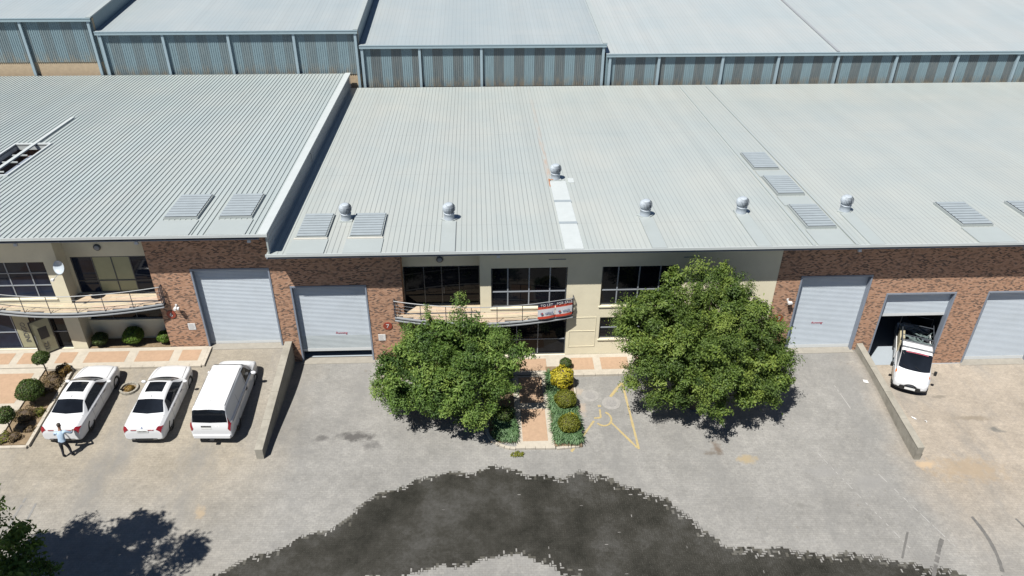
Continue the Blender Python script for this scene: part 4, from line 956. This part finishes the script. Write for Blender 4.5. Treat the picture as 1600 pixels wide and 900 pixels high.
def van(loc, rz, label):
    st = [(0.0, .86, .36, .66, .70, .74, .75), (.03, .91, .32, .84, .78, .96, .98), (.08, .94, .30, 1.05, .81, 1.13, 1.15), (.22, .95, .28, 1.15, .765, 1.62, 1.66), (.36, .955, .27, 1.15, .745, 1.83, 1.90), (.8, .96, .26, 1.15, .745, 1.86, 1.93), (2.4, .96, .26, 1.14, .745, 1.86, 1.94), (3.35, .96, .26, 1.12, .735, 1.82, 1.90),
          (4.25, .95, .26, 1.08, .74, 1.20, 1.23), (4.72, .92, .28, .98, .66, 1.04, 1.065), (4.98, .83, .32, .82, .55, .86, .88), (5.12, .66, .38, .62, .42, .64, .65)]
    e = empty('parked_van', loc, rz, label=label, cat='van', group='white cars parked in the left forecourt'); h = Hull(st)
    body = h.shell(70).build('body', 'car_white', e, True); cut_arches(body, (.95, 4.15), .39, .96, .35); wheels(e, (.95, 4.15), .96, .35)
    h.patch(lambda q: .095+.01*abs(2*q-1), lambda q: .30-.01*abs(2*q-1), 5.02, 0, 0, 8, 14, .008).build('rear_window', 'car_glass', e, True)
    h.patch(3.44, lambda q: 4.26-.18*abs(2*q-1)**2, 5.06, 0, 0, 10, 14).build('windscreen', 'car_glass', e, True)
    for sd_ in (-1, 1):
        h.patch(lambda q: 2.95+.06*q, lambda q: 4.02-.62*q, 4.12, 4.88, sd_, 10, 6).build('side_window', 'car_glass', e, True)
        h.patch(.022, .20, 3.0, 4.75, sd_, 8, 6, .010).build('tail_light', 'tail_red', e, True); h.patch(4.6, 4.92, 3.4, 4.3, sd_, 6, 4, .008).build('headlight', 'lamp_clear', e, True)
        MB().box(-.02, .02, -.10, .10, -.05, .05).build('door_handle', 'black_trim', e, loc=(sd_*.957, 2.75, .96)); MB().tube([(sd_*.70, .5, 1.90), (sd_*.70, 1.9, 1.917), (sd_*.69, 3.2, 1.89)], .012, 5).build('roof_channel', 'black_trim', e)
        MB().box(-.004, .012, -1.1, 1.1, -.012, .012).build('slide_track', 'alu_grey', e, loc=(sd_*.957 if sd_ > 0 else -.965, 1.5, 1.02))
    for sd_ in (-1, 1):
        for yy in (1.6, 2.86, 3.95): h.patch(yy, yy+.016, 1.3, 4.6, sd_, 1, 8, .004).build('door_gap', 'black_trim', e)
    MB().box(-.09, .09, -.02, .03, -.03, .03).build('brake_light', 'tail_red', e, loc=(0, .325, 1.80))
    MB().box(-.30, .16, -.012, .012, -.06, .06).build('number_plate', 'plate', e, loc=(-.12, .03, .93), rot=(R(-12), 0, 0)); MB().box(-.3, .16, -.02, .02, -.03, .03).build('grab_handle', 'black_trim', e, loc=(-.12, .04, 1.02))
    MB().box(-.08, .08, -.01, .01, -.02, .02).build('badge', 'chrome', e, loc=(.32, .055, 1.03))
    bevel(MB().hexa([(-.84, -.06, .34), (.84, -.06, .34), (.93, .3, .3), (-.93, .3, .3)], [(-.86, -.06, .56), (.86, -.06, .56), (.95, .3, .56), (-.95, .3, .56)]).build('rear_bumper', 'car_white', e), .04, 3)
    MB().box(-.1, .1, -.16, .0, .28, .34).build('tow_bar', 'black_trim', e)
    MB().tube([(.0, .75, 1.93), (.0, .7, 2.1)], .008, 5).build('aerial', 'black_trim', e)
    mirror(e, 1.06, 3.75, 1.12, s=1.2); return e
van((-12.52, 28.05, g(-12.5, 30)-.03), R(-2.0), 'white panel van beside the retaining wall')
def pickup(loc, rz):
    e = empty('pickup_truck', loc, rz, label='small white pickup truck with loaded pipe rack driving out of the open roller door', cat='pickup truck')
    st = [(-.02, .80, .42, 1.15, .70, 1.83, 1.88), (.10, .835, .40, 1.16, .735, 1.885, 1.94), (.5, .86, .38, 1.16, .745, 1.895, 1.96), (.90, .865, .36, 1.14, .735, 1.86, 1.93), (1.62, .87, .36, 1.05, .76, 1.17, 1.20), (1.86, .855, .36, .93, .72, 1.0, 1.03), (2.03, .79, .38, .80, .62, .82, .84), (2.12, .62, .44, .62, .48, .63, .64)]
    h = Hull(st); body = h.shell(50).build('cab', 'car_white', e, True); cut_arches(body, (1.28,), .36, .87, .33); wheels(e, (1.28, -1.75), .84, .33, .2)
    h.patch(.94, lambda q: 1.60-.08*abs(2*q-1)**2, 5.05, 0, 0, 10, 14).build('windscreen', 'car_glass', e, True)
    for sd_ in (-1, 1):
        h.patch(lambda q: .2+.02*q, lambda q: 1.36-.46*q, 4.15, 4.88, sd_, 8, 6).build('side_window', 'car_glass', e, True)
        h.patch(1.66, 1.98, 3.15, 4.6, sd_, 6, 6, .008).build('headlight', 'lamp_clear', e, True); h.patch(1.60, 1.75, 3.7, 5.0, sd_, 5, 5, .010).build('indicator', 'lamp_orange', e, True)
        m = link('wing_mirror', None, e, (sd_*1.03, 1.38, 1.2)); bevel(MB().box(-.07, .07, -.05, .05, -.13, .13).build('mirror_cap', 'black_trim', m), .03); MB().tube([(-sd_*.16, 0, -.05), (0, 0, 0)], .016, 6).build('mirror_arm', 'black_trim', m)
    b = MB(); N = 14
    for i in range(N):
        a, c = -.86+1.72*i/N, -.86+1.72*(i+1)/N; yb = lambda x: 2.19-.22*abs(x/.86)**2.6
        b.hexa([(a, 1.7, .34), (c, 1.7, .34), (c, yb(c), .36), (a, yb(a), .36)][::1], [(a, 1.7, .60), (c, 1.7, .60), (c, yb(c)-.02, .58), (a, yb(a)-.02, .58)])
    b.build('front_bumper', 'black_trim', e)
    b = MB(); b.tube([(.30*math.cos(R(a)), 2.20, .55+.20*math.sin(R(a))) for a in range(0, 181, 15)], .03, 6); b.build('bull_bar', 'black_trim', e)
    MB().box(-.25, .25, -.01, .012, -.055, .055).build('number_plate', 'plate', e, loc=(0, 2.205, .5), rot=(R(14), 0, 0)); MB().lathe([(.07, 0), (.07, .012)], 16).build('badge', 'chrome', e, loc=(0, 2.0, .86), rot=(R(-55), 0, 0)).scale = (1.3, .8, 1)
    h.patch(.97, 1.0, 5.75, 0, 0, 2, 12, .011).build('sun_strip', 'red_ink', e, True)
    for x, y in ((-.36, 1.3), (.05, 1.37)): MB().quad((x-.16, y-.06, 0), (x+.16, y-.06, 0), (x+.16, y+.05, -.11), (x-.16, y+.05, -.11)).build('dash_papers', 'paper', e, loc=(0, 0, 1.55 if y < 1.35 else 1.48))
    for x in (-.35, .25): MB().tube([(x, 1.57, 1.27), (x+.32, 1.46, 1.40)], .010, 5).build('wiper', 'black_trim', e)
    # load bed
    MB().box(-.82, .82, -2.75, -.06, .62, .72).build('bed_floor', 'alu_dark', e); MB().box(-.4, .4, -2.6, 1.2, .36, .61).build('chassis', 'black_trim', e)
    for x0, x1 in ((-.86, -.82), (.82, .86)): MB().box(x0, x1, -2.75, -.06, .60, 1.08).build('drop_side', 'car_white', e)
    MB().box(-.82, .82, -2.79, -2.75, .60, 1.08).build('tailgate', 'car_white', e); MB().box(-.80, .80, -.12, -.07, .72, 1.5).build('headboard', 'wood_board', e)
    MB().box(-.5, -.15, .35, .0, 0, .0).v if False else None
    MB().box(.55, .80, -1.7, -.2, .72, 1.62).build('timber_board', 'wood_board', e)
    b = MB(); rr = random.Random(5)
    for i in range(40):
        x, y, z = rr.uniform(-.7, .45), rr.uniform(-2.5, -.3), rr.uniform(.8, 1.5); a = rr.uniform(0, 6.3)
        b.tube([(x-.3*math.cos(a), y-.3*math.sin(a), z), (x+.3*math.cos(a), y+.3*math.sin(a), z+rr.uniform(-.2, .2))], rr.uniform(.02, .06), 6)
    b.build('scrap_load', 'cargo', e)
    def rt(*p): return MB().tube(p, .024, 6).build('rack_tube', 'alu_dark', e)
    zt = 2.02
    for x in (-.76, .76):
        rt((x, -2.3, zt), (x, .75, zt)); rt((x, -2.3, 1.0), (x, -2.3, zt)); rt((x, -.3, 1.0), (x, -.3, zt)); rt((x, .7, 1.88), (x, .75, zt))
    for y in (-2.3, -1.4, -.3, .2, .75): rt((-.76, y, zt+.01), (.76, y, zt+.01))
    return e
tk_heading = R(180-25)
pk = pickup((23.85, 34.35, -2.24), tk_heading); pk.scale = (1.05, 1.05, 1.05)

# ------------------------------------------------------------------ man at the boot
def man():
    e_loc = Vector((-18.88, 27.33, g(-18.88, 27.33)))
    J = {'pelvis': (0, .02, .93, .125, .105), 'belly': (0, .06, 1.08, .14, .115), 'chest': (0, .13, 1.29, .165, .125), 'neckb': (0, .20, 1.45, .08, .07), 'neck': (0, .235, 1.52, .055, .055), 'head0': (0, .265, 1.60, .075, .085), 'head1': (0, .285, 1.70, .078, .092), 'head2': (0, .28, 1.77, .045, .055),
         'hl': (-.10, .01, .88, .10, .10), 'kl': (-.14, .05, .49, .068, .068), 'al': (-.16, -.03, .09, .045, .045), 'tl': (-.18, .13, .04, .042, .036), 'hr': (.10, .01, .88, .10, .10), 'kr': (.16, .07, .49, .068, .068), 'ar': (.20, -.0, .09, .045, .045), 'tr': (.23, .16, .04, .042, .036),
         'sl': (-.20, .16, 1.40, .07, .07), 'el': (-.33, .27, 1.17, .052, .052), 'wl': (-.24, .47, 1.06, .034, .034), 'ml': (-.22, .55, 1.05, .036, .02), 'sr': (.20, .16, 1.40, .07, .07), 'er': (.40, .24, 1.20, .052, .052), 'wr': (.36, .46, 1.08, .034, .034), 'mr': (.34, .54, 1.07, .036, .02)}
    E_ = [('pelvis', 'belly'), ('belly', 'chest'), ('chest', 'neckb'), ('neckb', 'neck'), ('neck', 'head0'), ('head0', 'head1'), ('head1', 'head2'), ('pelvis', 'hl'), ('hl', 'kl'), ('kl', 'al'), ('al', 'tl'), ('pelvis', 'hr'), ('hr', 'kr'), ('kr', 'ar'), ('ar', 'tr'),
          ('chest', 'sl'), ('sl', 'el'), ('el', 'wl'), ('wl', 'ml'), ('chest', 'sr'), ('sr', 'er'), ('er', 'wr'), ('wr', 'mr')]
    for s, m, sx in (('l', J['ml'], -1), ('r', J['mr'], 1)):
        for k in range(4):
            a = (m[0]+(k-1.5)*.019, m[1]+.05, m[2]+.005); c = (a[0], a[1]+.045-.006*abs(k-1.3), a[2]-.015)
            J['f%s%d' % (s, k)] = a+(.010, .010); J['g%s%d' % (s, k)] = c+(.009, .009); E_ += [('m'+s, 'f%s%d' % (s, k)), ('f%s%d' % (s, k), 'g%s%d' % (s, k))]
        J['t'+s+'h'] = (m[0]-sx*.05, m[1]+.015, m[2]-.005, .011, .011); E_.append(('w'+s, 't'+s+'h'))
    names = list(J); me = bpy.data.meshes.new('body'); me.from_pydata([J[n][:3] for n in names], [(names.index(a), names.index(b)) for a, b in E_], [])
    o = bpy.data.objects.new('tmp', me); COL.objects.link(o); o.modifiers.new('s', 'SKIN')
    for i, n in enumerate(names):
        sv = me.skin_vertices[0].data[i]; sv.radius = J[n][3:5]; sv.use_root = n == 'pelvis'
    ss = o.modifiers.new('d', 'SUBSURF'); ss.levels = 2; ss.render_levels = 2
    dg = bpy.context.evaluated_depsgraph_get(); dg.update(); m2 = bpy.data.meshes.new_from_object(o.evaluated_get(dg)); bpy.data.objects.remove(o)
    m2.materials.clear()
    for k in ('shirt', 'trousers', 'skin', 'black_trim'): m2.materials.append(M[k])
    for p in m2.polygons:
        c = p.center; p.use_smooth = True
        p.material_index = 3 if c.z < .085 else 1 if c.z < .98 and c.y < .3 else 2 if (c.z > 1.47 and abs(c.x) < .12 or c.y > .44) else 0
    root = empty('person', e_loc, R(8), label='man in a light blue shirt and dark trousers bending at a car boot', cat='person')
    link('body', m2, root)
    b = MB().lathe([(.088, -.01), (.092, .04), (.075, .09), (.03, .115)], 16); o = b.build('hair', 'hair', root, True, loc=(0, .262, 1.70), rot=(R(-14), 0, 0)); o.scale = (.92, 1.12, 1)
    MB().box(-.015, .015, 0, .03, -.02, .03).build('nose', 'skin', root, loc=(0, .365, 1.66))
    for s in (-1, 1): MB().lathe([(.025, -.008), (.03, 0), (.02, .01)], 10).build('ear', 'skin', root, True, loc=(s*.082, .275, 1.665), rot=(0, R(90), 0)); MB().lathe([(.003, -.008), (.012, 0), (.003, .008)], 8).build('eye', 'white', root, True, loc=(s*.033, .362, 1.69))
    MB().box(-.15, .15, -.13, .13, -.02, .02).build('belt', 'black_trim', root, loc=(0, .035, .985)) if False else None
man()

# ------------------------------------------------------------------ plants
def leaf_mesh(name, C, N, L, W, mat, tint, rng, curl=.25):
    """C: leaf centres, N: outward directions; each leaf a bent diamond of two triangles"""
    n = len(C); t = rng.normal(size=(n, 3)); t -= N*(t*N).sum(1)[:, None]; t /= np.linalg.norm(t, axis=1)[:, None]+1e-9
    b = np.cross(N, t); l = (L*rng.uniform(.7, 1.3, n))[:, None]; w = (W*rng.uniform(.7, 1.3, n))[:, None]
    V = np.empty((n, 4, 3)); V[:, 0] = C-t*l/2; V[:, 1] = C+b*w/2+N*l*curl*.5; V[:, 2] = C+t*l/2-N*l*curl*.3; V[:, 3] = C-b*w/2+N*l*curl*.5
    me = bpy.data.meshes.new(name); me.vertices.add(n*4); me.vertices.foreach_set('co', V.ravel())
    idx = np.arange(n*4).reshape(n, 4); tri = np.concatenate([idx[:, [0, 1, 2]], idx[:, [0, 2, 3]]], 0).ravel()
    me.loops.add(len(tri)); me.loops.foreach_set('vertex_index', tri.astype(np.int32)); me.polygons.add(len(tri)//3)
    me.polygons.foreach_set('loop_start', np.arange(0, len(tri), 3, dtype=np.int32)); me.polygons.foreach_set('loop_total', np.full(len(tri)//3, 3, dtype=np.int32))
    a = me.attributes.new('tint', 'FLOAT', 'POINT'); a.data.foreach_set('value', np.repeat(np.clip(tint, 0, 1), 4).astype(np.float32))
    me.materials.append(M[mat]); me.update(); me.validate(); return me
def unit(v): return v/(np.linalg.norm(v, axis=1)[:, None]+1e-9)
def tree(loc, label, lobes, nclump, leaves, L, W, mat, seed, clump_r=(.35, .7), trunk_h=1.2, trunk_r=.16, extra=()):
    """lobes: ellipsoids (cx,cy,cz,rx,ry,rz) in local metres; leafy tufts spread over the outside of each lobe, limbs reach to the tufts"""
    rng = np.random.default_rng(seed); root = empty('tree', loc, label=label, cat='tree'); cl = []
    vol = np.array([(l[3]*l[4]*l[5])**.667 for l in lobes]); vol = vol/vol.sum()
    while len(cl) < nclump:
        l = lobes[rng.choice(len(lobes), p=vol)]; u = unit(rng.normal(size=(1, 3)))[0]*(rng.uniform(.78, 1.0) if rng.random() < .8 else rng.uniform(.3, .78))
        p = np.array(l[:3])+u*np.array(l[3:]); r = rng.uniform(*clump_r)
        if p[2] < .45: continue
        cl.append((p, r))
    cl += [(np.array(p), r) for p, r in extra]
    Cs = []; Ns = []; Ts = []; Sz = []
    for p, r in cl:
        n = int(leaves*(r/.55)**2*rng.uniform(.5, 1.3)); base = rng.normal(.45, .22)
        k = rng.integers(4, 8); tips = unit(rng.normal(size=(k, 3))+np.array([0, 0, .45]))*r*rng.uniform(.6, 1.25, (k, 1))*np.array([1, 1, .75])
        w = rng.integers(0, k, n); f = rng.uniform(.1, 1.05, (n, 1)); c = p+tips[w]*f+rng.normal(size=(n, 3))*r*(.30-.14*f)
        o = unit(c-p); nn = unit(o*.7+rng.normal(size=(n, 3))*.55+np.array([0, 0, .75]))
        Sz.append(np.full(n, rng.uniform(.65, 1.35))); Cs.append(c); Ns.append(nn); Ts.append(np.clip(base+.22*(f[:, 0]-.5)+rng.normal(0, .15, n), 0, 1))
    me = leaf_mesh('crown', np.concatenate(Cs), np.concatenate(Ns), L*np.concatenate(Sz), W*np.concatenate(Sz), mat, np.concatenate(Ts), rng)
    link('crown', me, root)
    b = MB(); b.tube([(0, 0, -.6), (.03, .02, trunk_h*.5), (.0, .05, trunk_h)], [trunk_r*1.3, trunk_r, trunk_r*.85], 10); b.build('trunk', 'bark', root)
    for i in rng.permutation(len(cl))[:34]:
        p, r = cl[i]; a = np.array([0, .05, trunk_h*.9]); m = a*.45+p*.55+rng.normal(0, .15, 3)-np.array([0, 0, .15])
        MB().tube([tuple(a), tuple(a*.7+m*.3), tuple(m), tuple(p)], [trunk_r*.5, trunk_r*.4, trunk_r*.25, trunk_r*.07], 6).build('limb', 'bark', root)
    return root
tree((-1.35, 30.25, g(-1.35, 30.25)+.25), 'bushy green tree in front of the curved balcony with thin shoots on top',
     [(-1.2, -.2, 2.7, 2.2, 2.0, 1.7), (1.4, .1, 2.9, 2.0, 1.9, 1.7), (.1, .4, 3.4, 2.3, 2.0, 1.7), (-1.2, 1.0, 3.1, 1.9, 1.6, 1.4), (.2, -1.3, 2.2, 2.3, 1.4, 1.3), (-2.5, .2, 2.0, 1.4, 1.3, 1.1), (1.9, 1.2, 2.7, 1.4, 1.3, 1.3)],
     260, 380, .145, .055, 'leaf', 11, trunk_h=1.3, extra=[((.3, 1.6, 4.9), .5), ((.35, 1.7, 5.5), .42), ((-1.2, 1.6, 4.9), .33), ((-1.2, 1.65, 5.3), .22), ((.4, 1.75, 5.95), .3)])
tree((10.7, 30.75, g(10.7, 30.75)+.35), 'largest leafy tree, olive green and round, in front of the plastered wall',
     [(0, 0, 4.1, 3.0, 2.7, 2.3), (-2.2, .6, 4.0, 1.9, 2.0, 1.9), (2.2, .2, 3.0, 2.3, 2.2, 1.9), (.4, -1.2, 2.7, 3.0, 2.0, 1.7), (-1.6, -.4, 2.6, 2.2, 1.8, 1.5), (3.0, -.6, 2.2, 1.6, 1.6, 1.3), (.8, 1.0, 4.9, 2.1, 1.7, 1.5), (-2.9, .9, 4.7, 1.3, 1.1, 1.1), (.9, 1.7, 5.9, 1.7, 1.2, 1.2), (-.6, 1.6, 5.6, 1.5, 1.2, 1.1), (2.6, 1.0, 4.1, 1.4, 1.2, 1.2)],
     430, 370, .145, .055, 'leaf_olive', 23, clump_r=(.35, .75), trunk_h=1.5, trunk_r=.2)
tree((-18.6, 16.4, g(-18.6, 16.4)), 'tall dark green tree with branches reaching over the paved lane',
     [(0, 0, 7.6, 3.7, 3.7, 4.2), (.3, .6, 10.2, 2.8, 2.8, 2.0), (-.3, 2.2, 7.0, 2.6, 2.2, 3.0)], 150, 200, .22, .085, 'leaf', 37, clump_r=(.4, .85), trunk_h=4.2, trunk_r=.26,
     extra=[((2.0, 3.7, 2.5), .75), ((2.5, 3.2, 2.0), .7), ((1.4, 3.9, 3.0), .7), ((1.2, 3.4, 1.8), .8), ((1.8, 2.8, 2.4), .8), ((.6, 4.4, 3.3), .6), ((.2, 5.0, 3.9), .4), ((2.9, 2.7, 1.7), .5), ((.8, 4.2, 2.3), .7), ((2.2, 2.4, 1.4), .6)])
def ball(name, loc, r, h, mat, label, cat, seed, squash=.85, stem=None, n=None, group=None, L=.07, W=.045, rough=.06):
    """clipped bush: dense leafy shell round a shaded core; stem = bare stem height"""
    rng = np.random.default_rng(seed); n = n or int(3200*(r/.5)**2); root = empty(name, loc, label=label, cat=cat, group=group)
    u = unit(rng.normal(size=(n, 3))); u = u[(u[:, 2] > -.75)]; n = len(u)
    lump = 1+rough*np.sin(u[:, 0]*5+seed)*np.cos(u[:, 1]*4.3)+rough*.7*np.sin(u[:, 2]*7+seed)
    c = np.array([0, 0, h])+u*np.array([r, r, r*squash])*(lump*rng.uniform(.86, 1.04, n))[:, None]
    nn = unit(u+rng.normal(size=(n, 3))*.45)
    link('foliage', leaf_mesh('foliage', c, nn, L, W, mat, np.clip(rng.normal(.5, .25, n), 0, 1), rng), root)
    core = MB(); core.lathe([(r*.84*math.sin(R(a)), h-r*squash*.84*math.cos(R(a))) for a in (8, 30, 55, 80, 105, 130, 155, 172)], 16); core.build('inner_twigs', 'bark', root)
    if stem: MB().tube([(0, 0, -.1), (.02, .01, stem*.6), (0, 0, h-r*squash*.7)], [.035, .03, .03], 7).build('stem', 'bark', root)
    return root
gz = lambda x, y: g(x, y)+.05
ball('topiary_bush', (-21.85, 32.6, .03), .40, 1.35, 'leaf_box', 'small clipped ball on a tall bare stem beside the pavement', 'topiary', 1, .8, stem=1.)
ball('topiary_bush', (-21.75, 30.75, .03), .60, .85, 'leaf_box', 'largest clipped ball bush in the bed beside the parked sedan', 'topiary', 2, .85, stem=.4)
ball('topiary_bush', (-21.95, 28.75, .03), .44, 1.1, 'leaf_box', 'clipped ball on a short stem at the open end of the bed', 'topiary', 3, .85, stem=.8)
ball('shrub', (-21.25, 33.0, .03), .34, .22, 'leaf_rust', 'golden brown shrub at the kerb corner of the bed', 'shrub', 4, .8, rough=.2)
for i, (x, y, r, m, w) in enumerate([(-21.55, 32.4, .42, 'leaf_dry', 'under the tall stemmed topiary'), (-21.5, 31.8, .34, 'leaf_dry', 'between the two largest clipped balls'), (-21.75, 31.5, .26, 'leaf_gold', 'tinged yellow green among the dry shrubs'), (-21.25, 30.05, .24, 'leaf_gold', 'by the kerb, small and yellow green'), (-21.75, 29.75, .45, 'leaf_dry', 'spreading low and wide in the bed'), (-21.65, 28.35, .3, 'leaf_dry', 'at the foot of the short stemmed topiary'), (-22.05, 28.3, .32, 'leaf_gold', 'at the outer corner of the bed, yellow green'), (-21.2, 28.9, .2, 'leaf_dry', 'close to the kerb, tiny and brown'), (-21.2, 32.1, .28, 'leaf_dry', 'close to the kerb near the front wheel of the sedan')]):
    ball('shrub', (x, y, .03), r, r*.3, m, 'low '+('dry brown' if m == 'leaf_dry' else 'sparse')+' shrub '+w, 'shrub', 50+i, .65, n=int(900*(r/.3)**2), rough=.3, group='low shrubs in the planting bed')
for i, (x, r, m, w) in enumerate([(-20.15, .40, 'leaf_box', 'dark clipped bush under the balcony next to the plaster pier'), (-18.45, .52, 'leaf_bright', 'larger bright clipped bush under the balcony window'), (-16.85, .36, 'leaf_bright', 'bright clipped bush against the brick corner')]):
    ball('clipped_bush', (x, 35.32 if i else 35.2, .07), r, r*.8+.12, m, w, 'bush', 70+i, .85, stem=.2)
ball('clipped_bush', (4.15, 32.3, -1.0), .58, .62, 'leaf_yellow', 'bright yellow bush at the head of the path bed', 'bush', 80, .95, n=2300, L=.11, W=.08, rough=.12)
ball('clipped_bush', (4.5, 33.75, -1.0), .32, .35, 'leaf_box', 'small dark clipped bush behind the yellow bush', 'bush', 81, .9)
ball('clipped_bush', (4.2, 30.75, -1.0), .54, .52, 'leaf_gold', 'golden green clipped dome between yellow bush and small yellow flowers', 'bush', 82, .8)
ball('clipped_bush', (4.2, 29.0, -1.0), .52, .50, 'leaf_gold', 'golden green clipped dome at the lane end of the path bed', 'bush', 83, .8)
ball('shrub', (4.45, 29.85, -1.0), .26, .16, 'leaf_yellow', 'low yellow flowering patch between two clipped domes', 'shrub', 84, .5, n=380, L=.1, W=.07)
ball('clipped_bush', (1.1, 29.75, -.97), .38, .45, 'leaf_box', 'dark clipped bush in the shade beneath the bushy tree', 'bush', 85, .9)
def straps(name, areas, n, mat, seed, Lr=(.22, .42)):
    rng = np.random.default_rng(seed); b = MB(); tint = []
    for k in range(n):
        x0, x1, y0, y1, z = areas[rng.integers(len(areas))]; x, y = rng.uniform(x0, x1), rng.uniform(y0, y1); a = rng.uniform(0, 6.28); L = rng.uniform(*Lr); w = .018
        d = Vector((math.cos(a), math.sin(a), 0)); nn = Vector((-d.y, d.x, 0))*w; p = Vector((x, y, z)); t = rng.uniform(0, 1)
        m = p+d*L*.45+Vector((0, 0, L*.75)); q = p+d*L+Vector((0, 0, L*.45))
        b.add([p+nn, p-nn, m-nn*1.2, m+nn*1.2, q], [(0, 1, 2, 3), (3, 2, 4)]); tint += [t]*5
    me = b.mesh(name, mat); at = me.attributes.new('tint', 'FLOAT', 'POINT'); at.data.foreach_set('value', np.array(tint, np.float32))
    return link(name, me, None, kind='stuff', label='strappy blue green ground cover filling the path beds', cat='ground cover')
straps('ground_cover', [(3.47, 4.6, 28.1, 29.4, -1.0), (3.47, 4.7, 28.9, 30.6, -1.0), (3.46, 3.85, 30.5, 33.2, -1.0), (.95, 1.55, 28.3, 29.5, -.97), (.6, 1.5, 28.5, 30.5, -.97), (4.0, 4.7, 28.1, 29.9, -1.0)], 5200, 'leaf_strap', 5)
straps('leaf_litter', [(1.3, 1.9, 27.35, 27.6, g(1.5, 27.4))], 90, 'leaf_gold', 6, (.06, .14))['label'] = 'small heap of yellow green clippings in front of the kerb'
# stone ring planter
e = empty('ring_planter', (-17.6, 31.75, g(-17.6, 31.75)-.01), label='round concrete ring planter filled with dry growth between the sedans', cat='planter')
b = MB(); n = 16
for k in range(n):
    a0, a1 = 2*math.pi*k/n+.012, 2*math.pi*(k+1)/n-.012; q = [(r*math.cos(a), r*math.sin(a)) for r, a in ((.36, a0), (.46, a0), (.46, a1), (.36, a1))]
    MB().hexa([(x, y, -.1) for x, y in q], [(x, y, .12) for x, y in q]).build('ring_block', 'concrete', e)
MB().lathe([(.36, -.1), (.36, .02), (.05, .04)], 20).build('soil', 'soil', e)
rng = np.random.default_rng(9); u = unit(rng.normal(size=(500, 3))); u[:, 2] = abs(u[:, 2])
link('dry_plant', leaf_mesh('dry_plant', u*np.array([.27, .25, .2])*rng.uniform(.5, 1, (500, 1))+np.array([.03, -.03, .05]), u, .09, .05, 'leaf_rust', rng.uniform(0, 1, 500), rng), e)
# litter
for i, (x, y, s, w) in enumerate([(20.35, 32.25, .22, 'lying beside the coping of the right retaining wall'), (22.3, 30.3, .13, 'on the dusty forecourt left of the pickup'), (22.8, 30.0, .1, 'smallest scrap on the dusty forecourt')]):
    b = MB(); rr = random.Random(i); P = [(rr.uniform(-s, s), rr.uniform(-s, s), rr.uniform(.01, .08)) for _ in range(7)]
    P = sorted(P, key=lambda q: math.atan2(q[1], q[0])); b.add([(0, 0, .07)]+P, [(0, k+1, (k+1) % 7+1) for k in range(7)])
    b.build('paper_scrap', 'paper', None, loc=(x, y, g(x, y)+.005), label='crumpled white paper scrap '+w, cat='litter', group='paper scraps')

# put each building's empty at the foot of its front wall
for e, off in [(W7, Vector((5, Y0, -1.13))), (W6, Vector((-16.5, Y0, 0)))]+[(o, Vector((0, 64.6, 0))) for o in bpy.data.objects if o.name.startswith('rear_warehouse')]:
    for ch in e.children: ch.location = Vector(ch.location)-off
    e.location = off
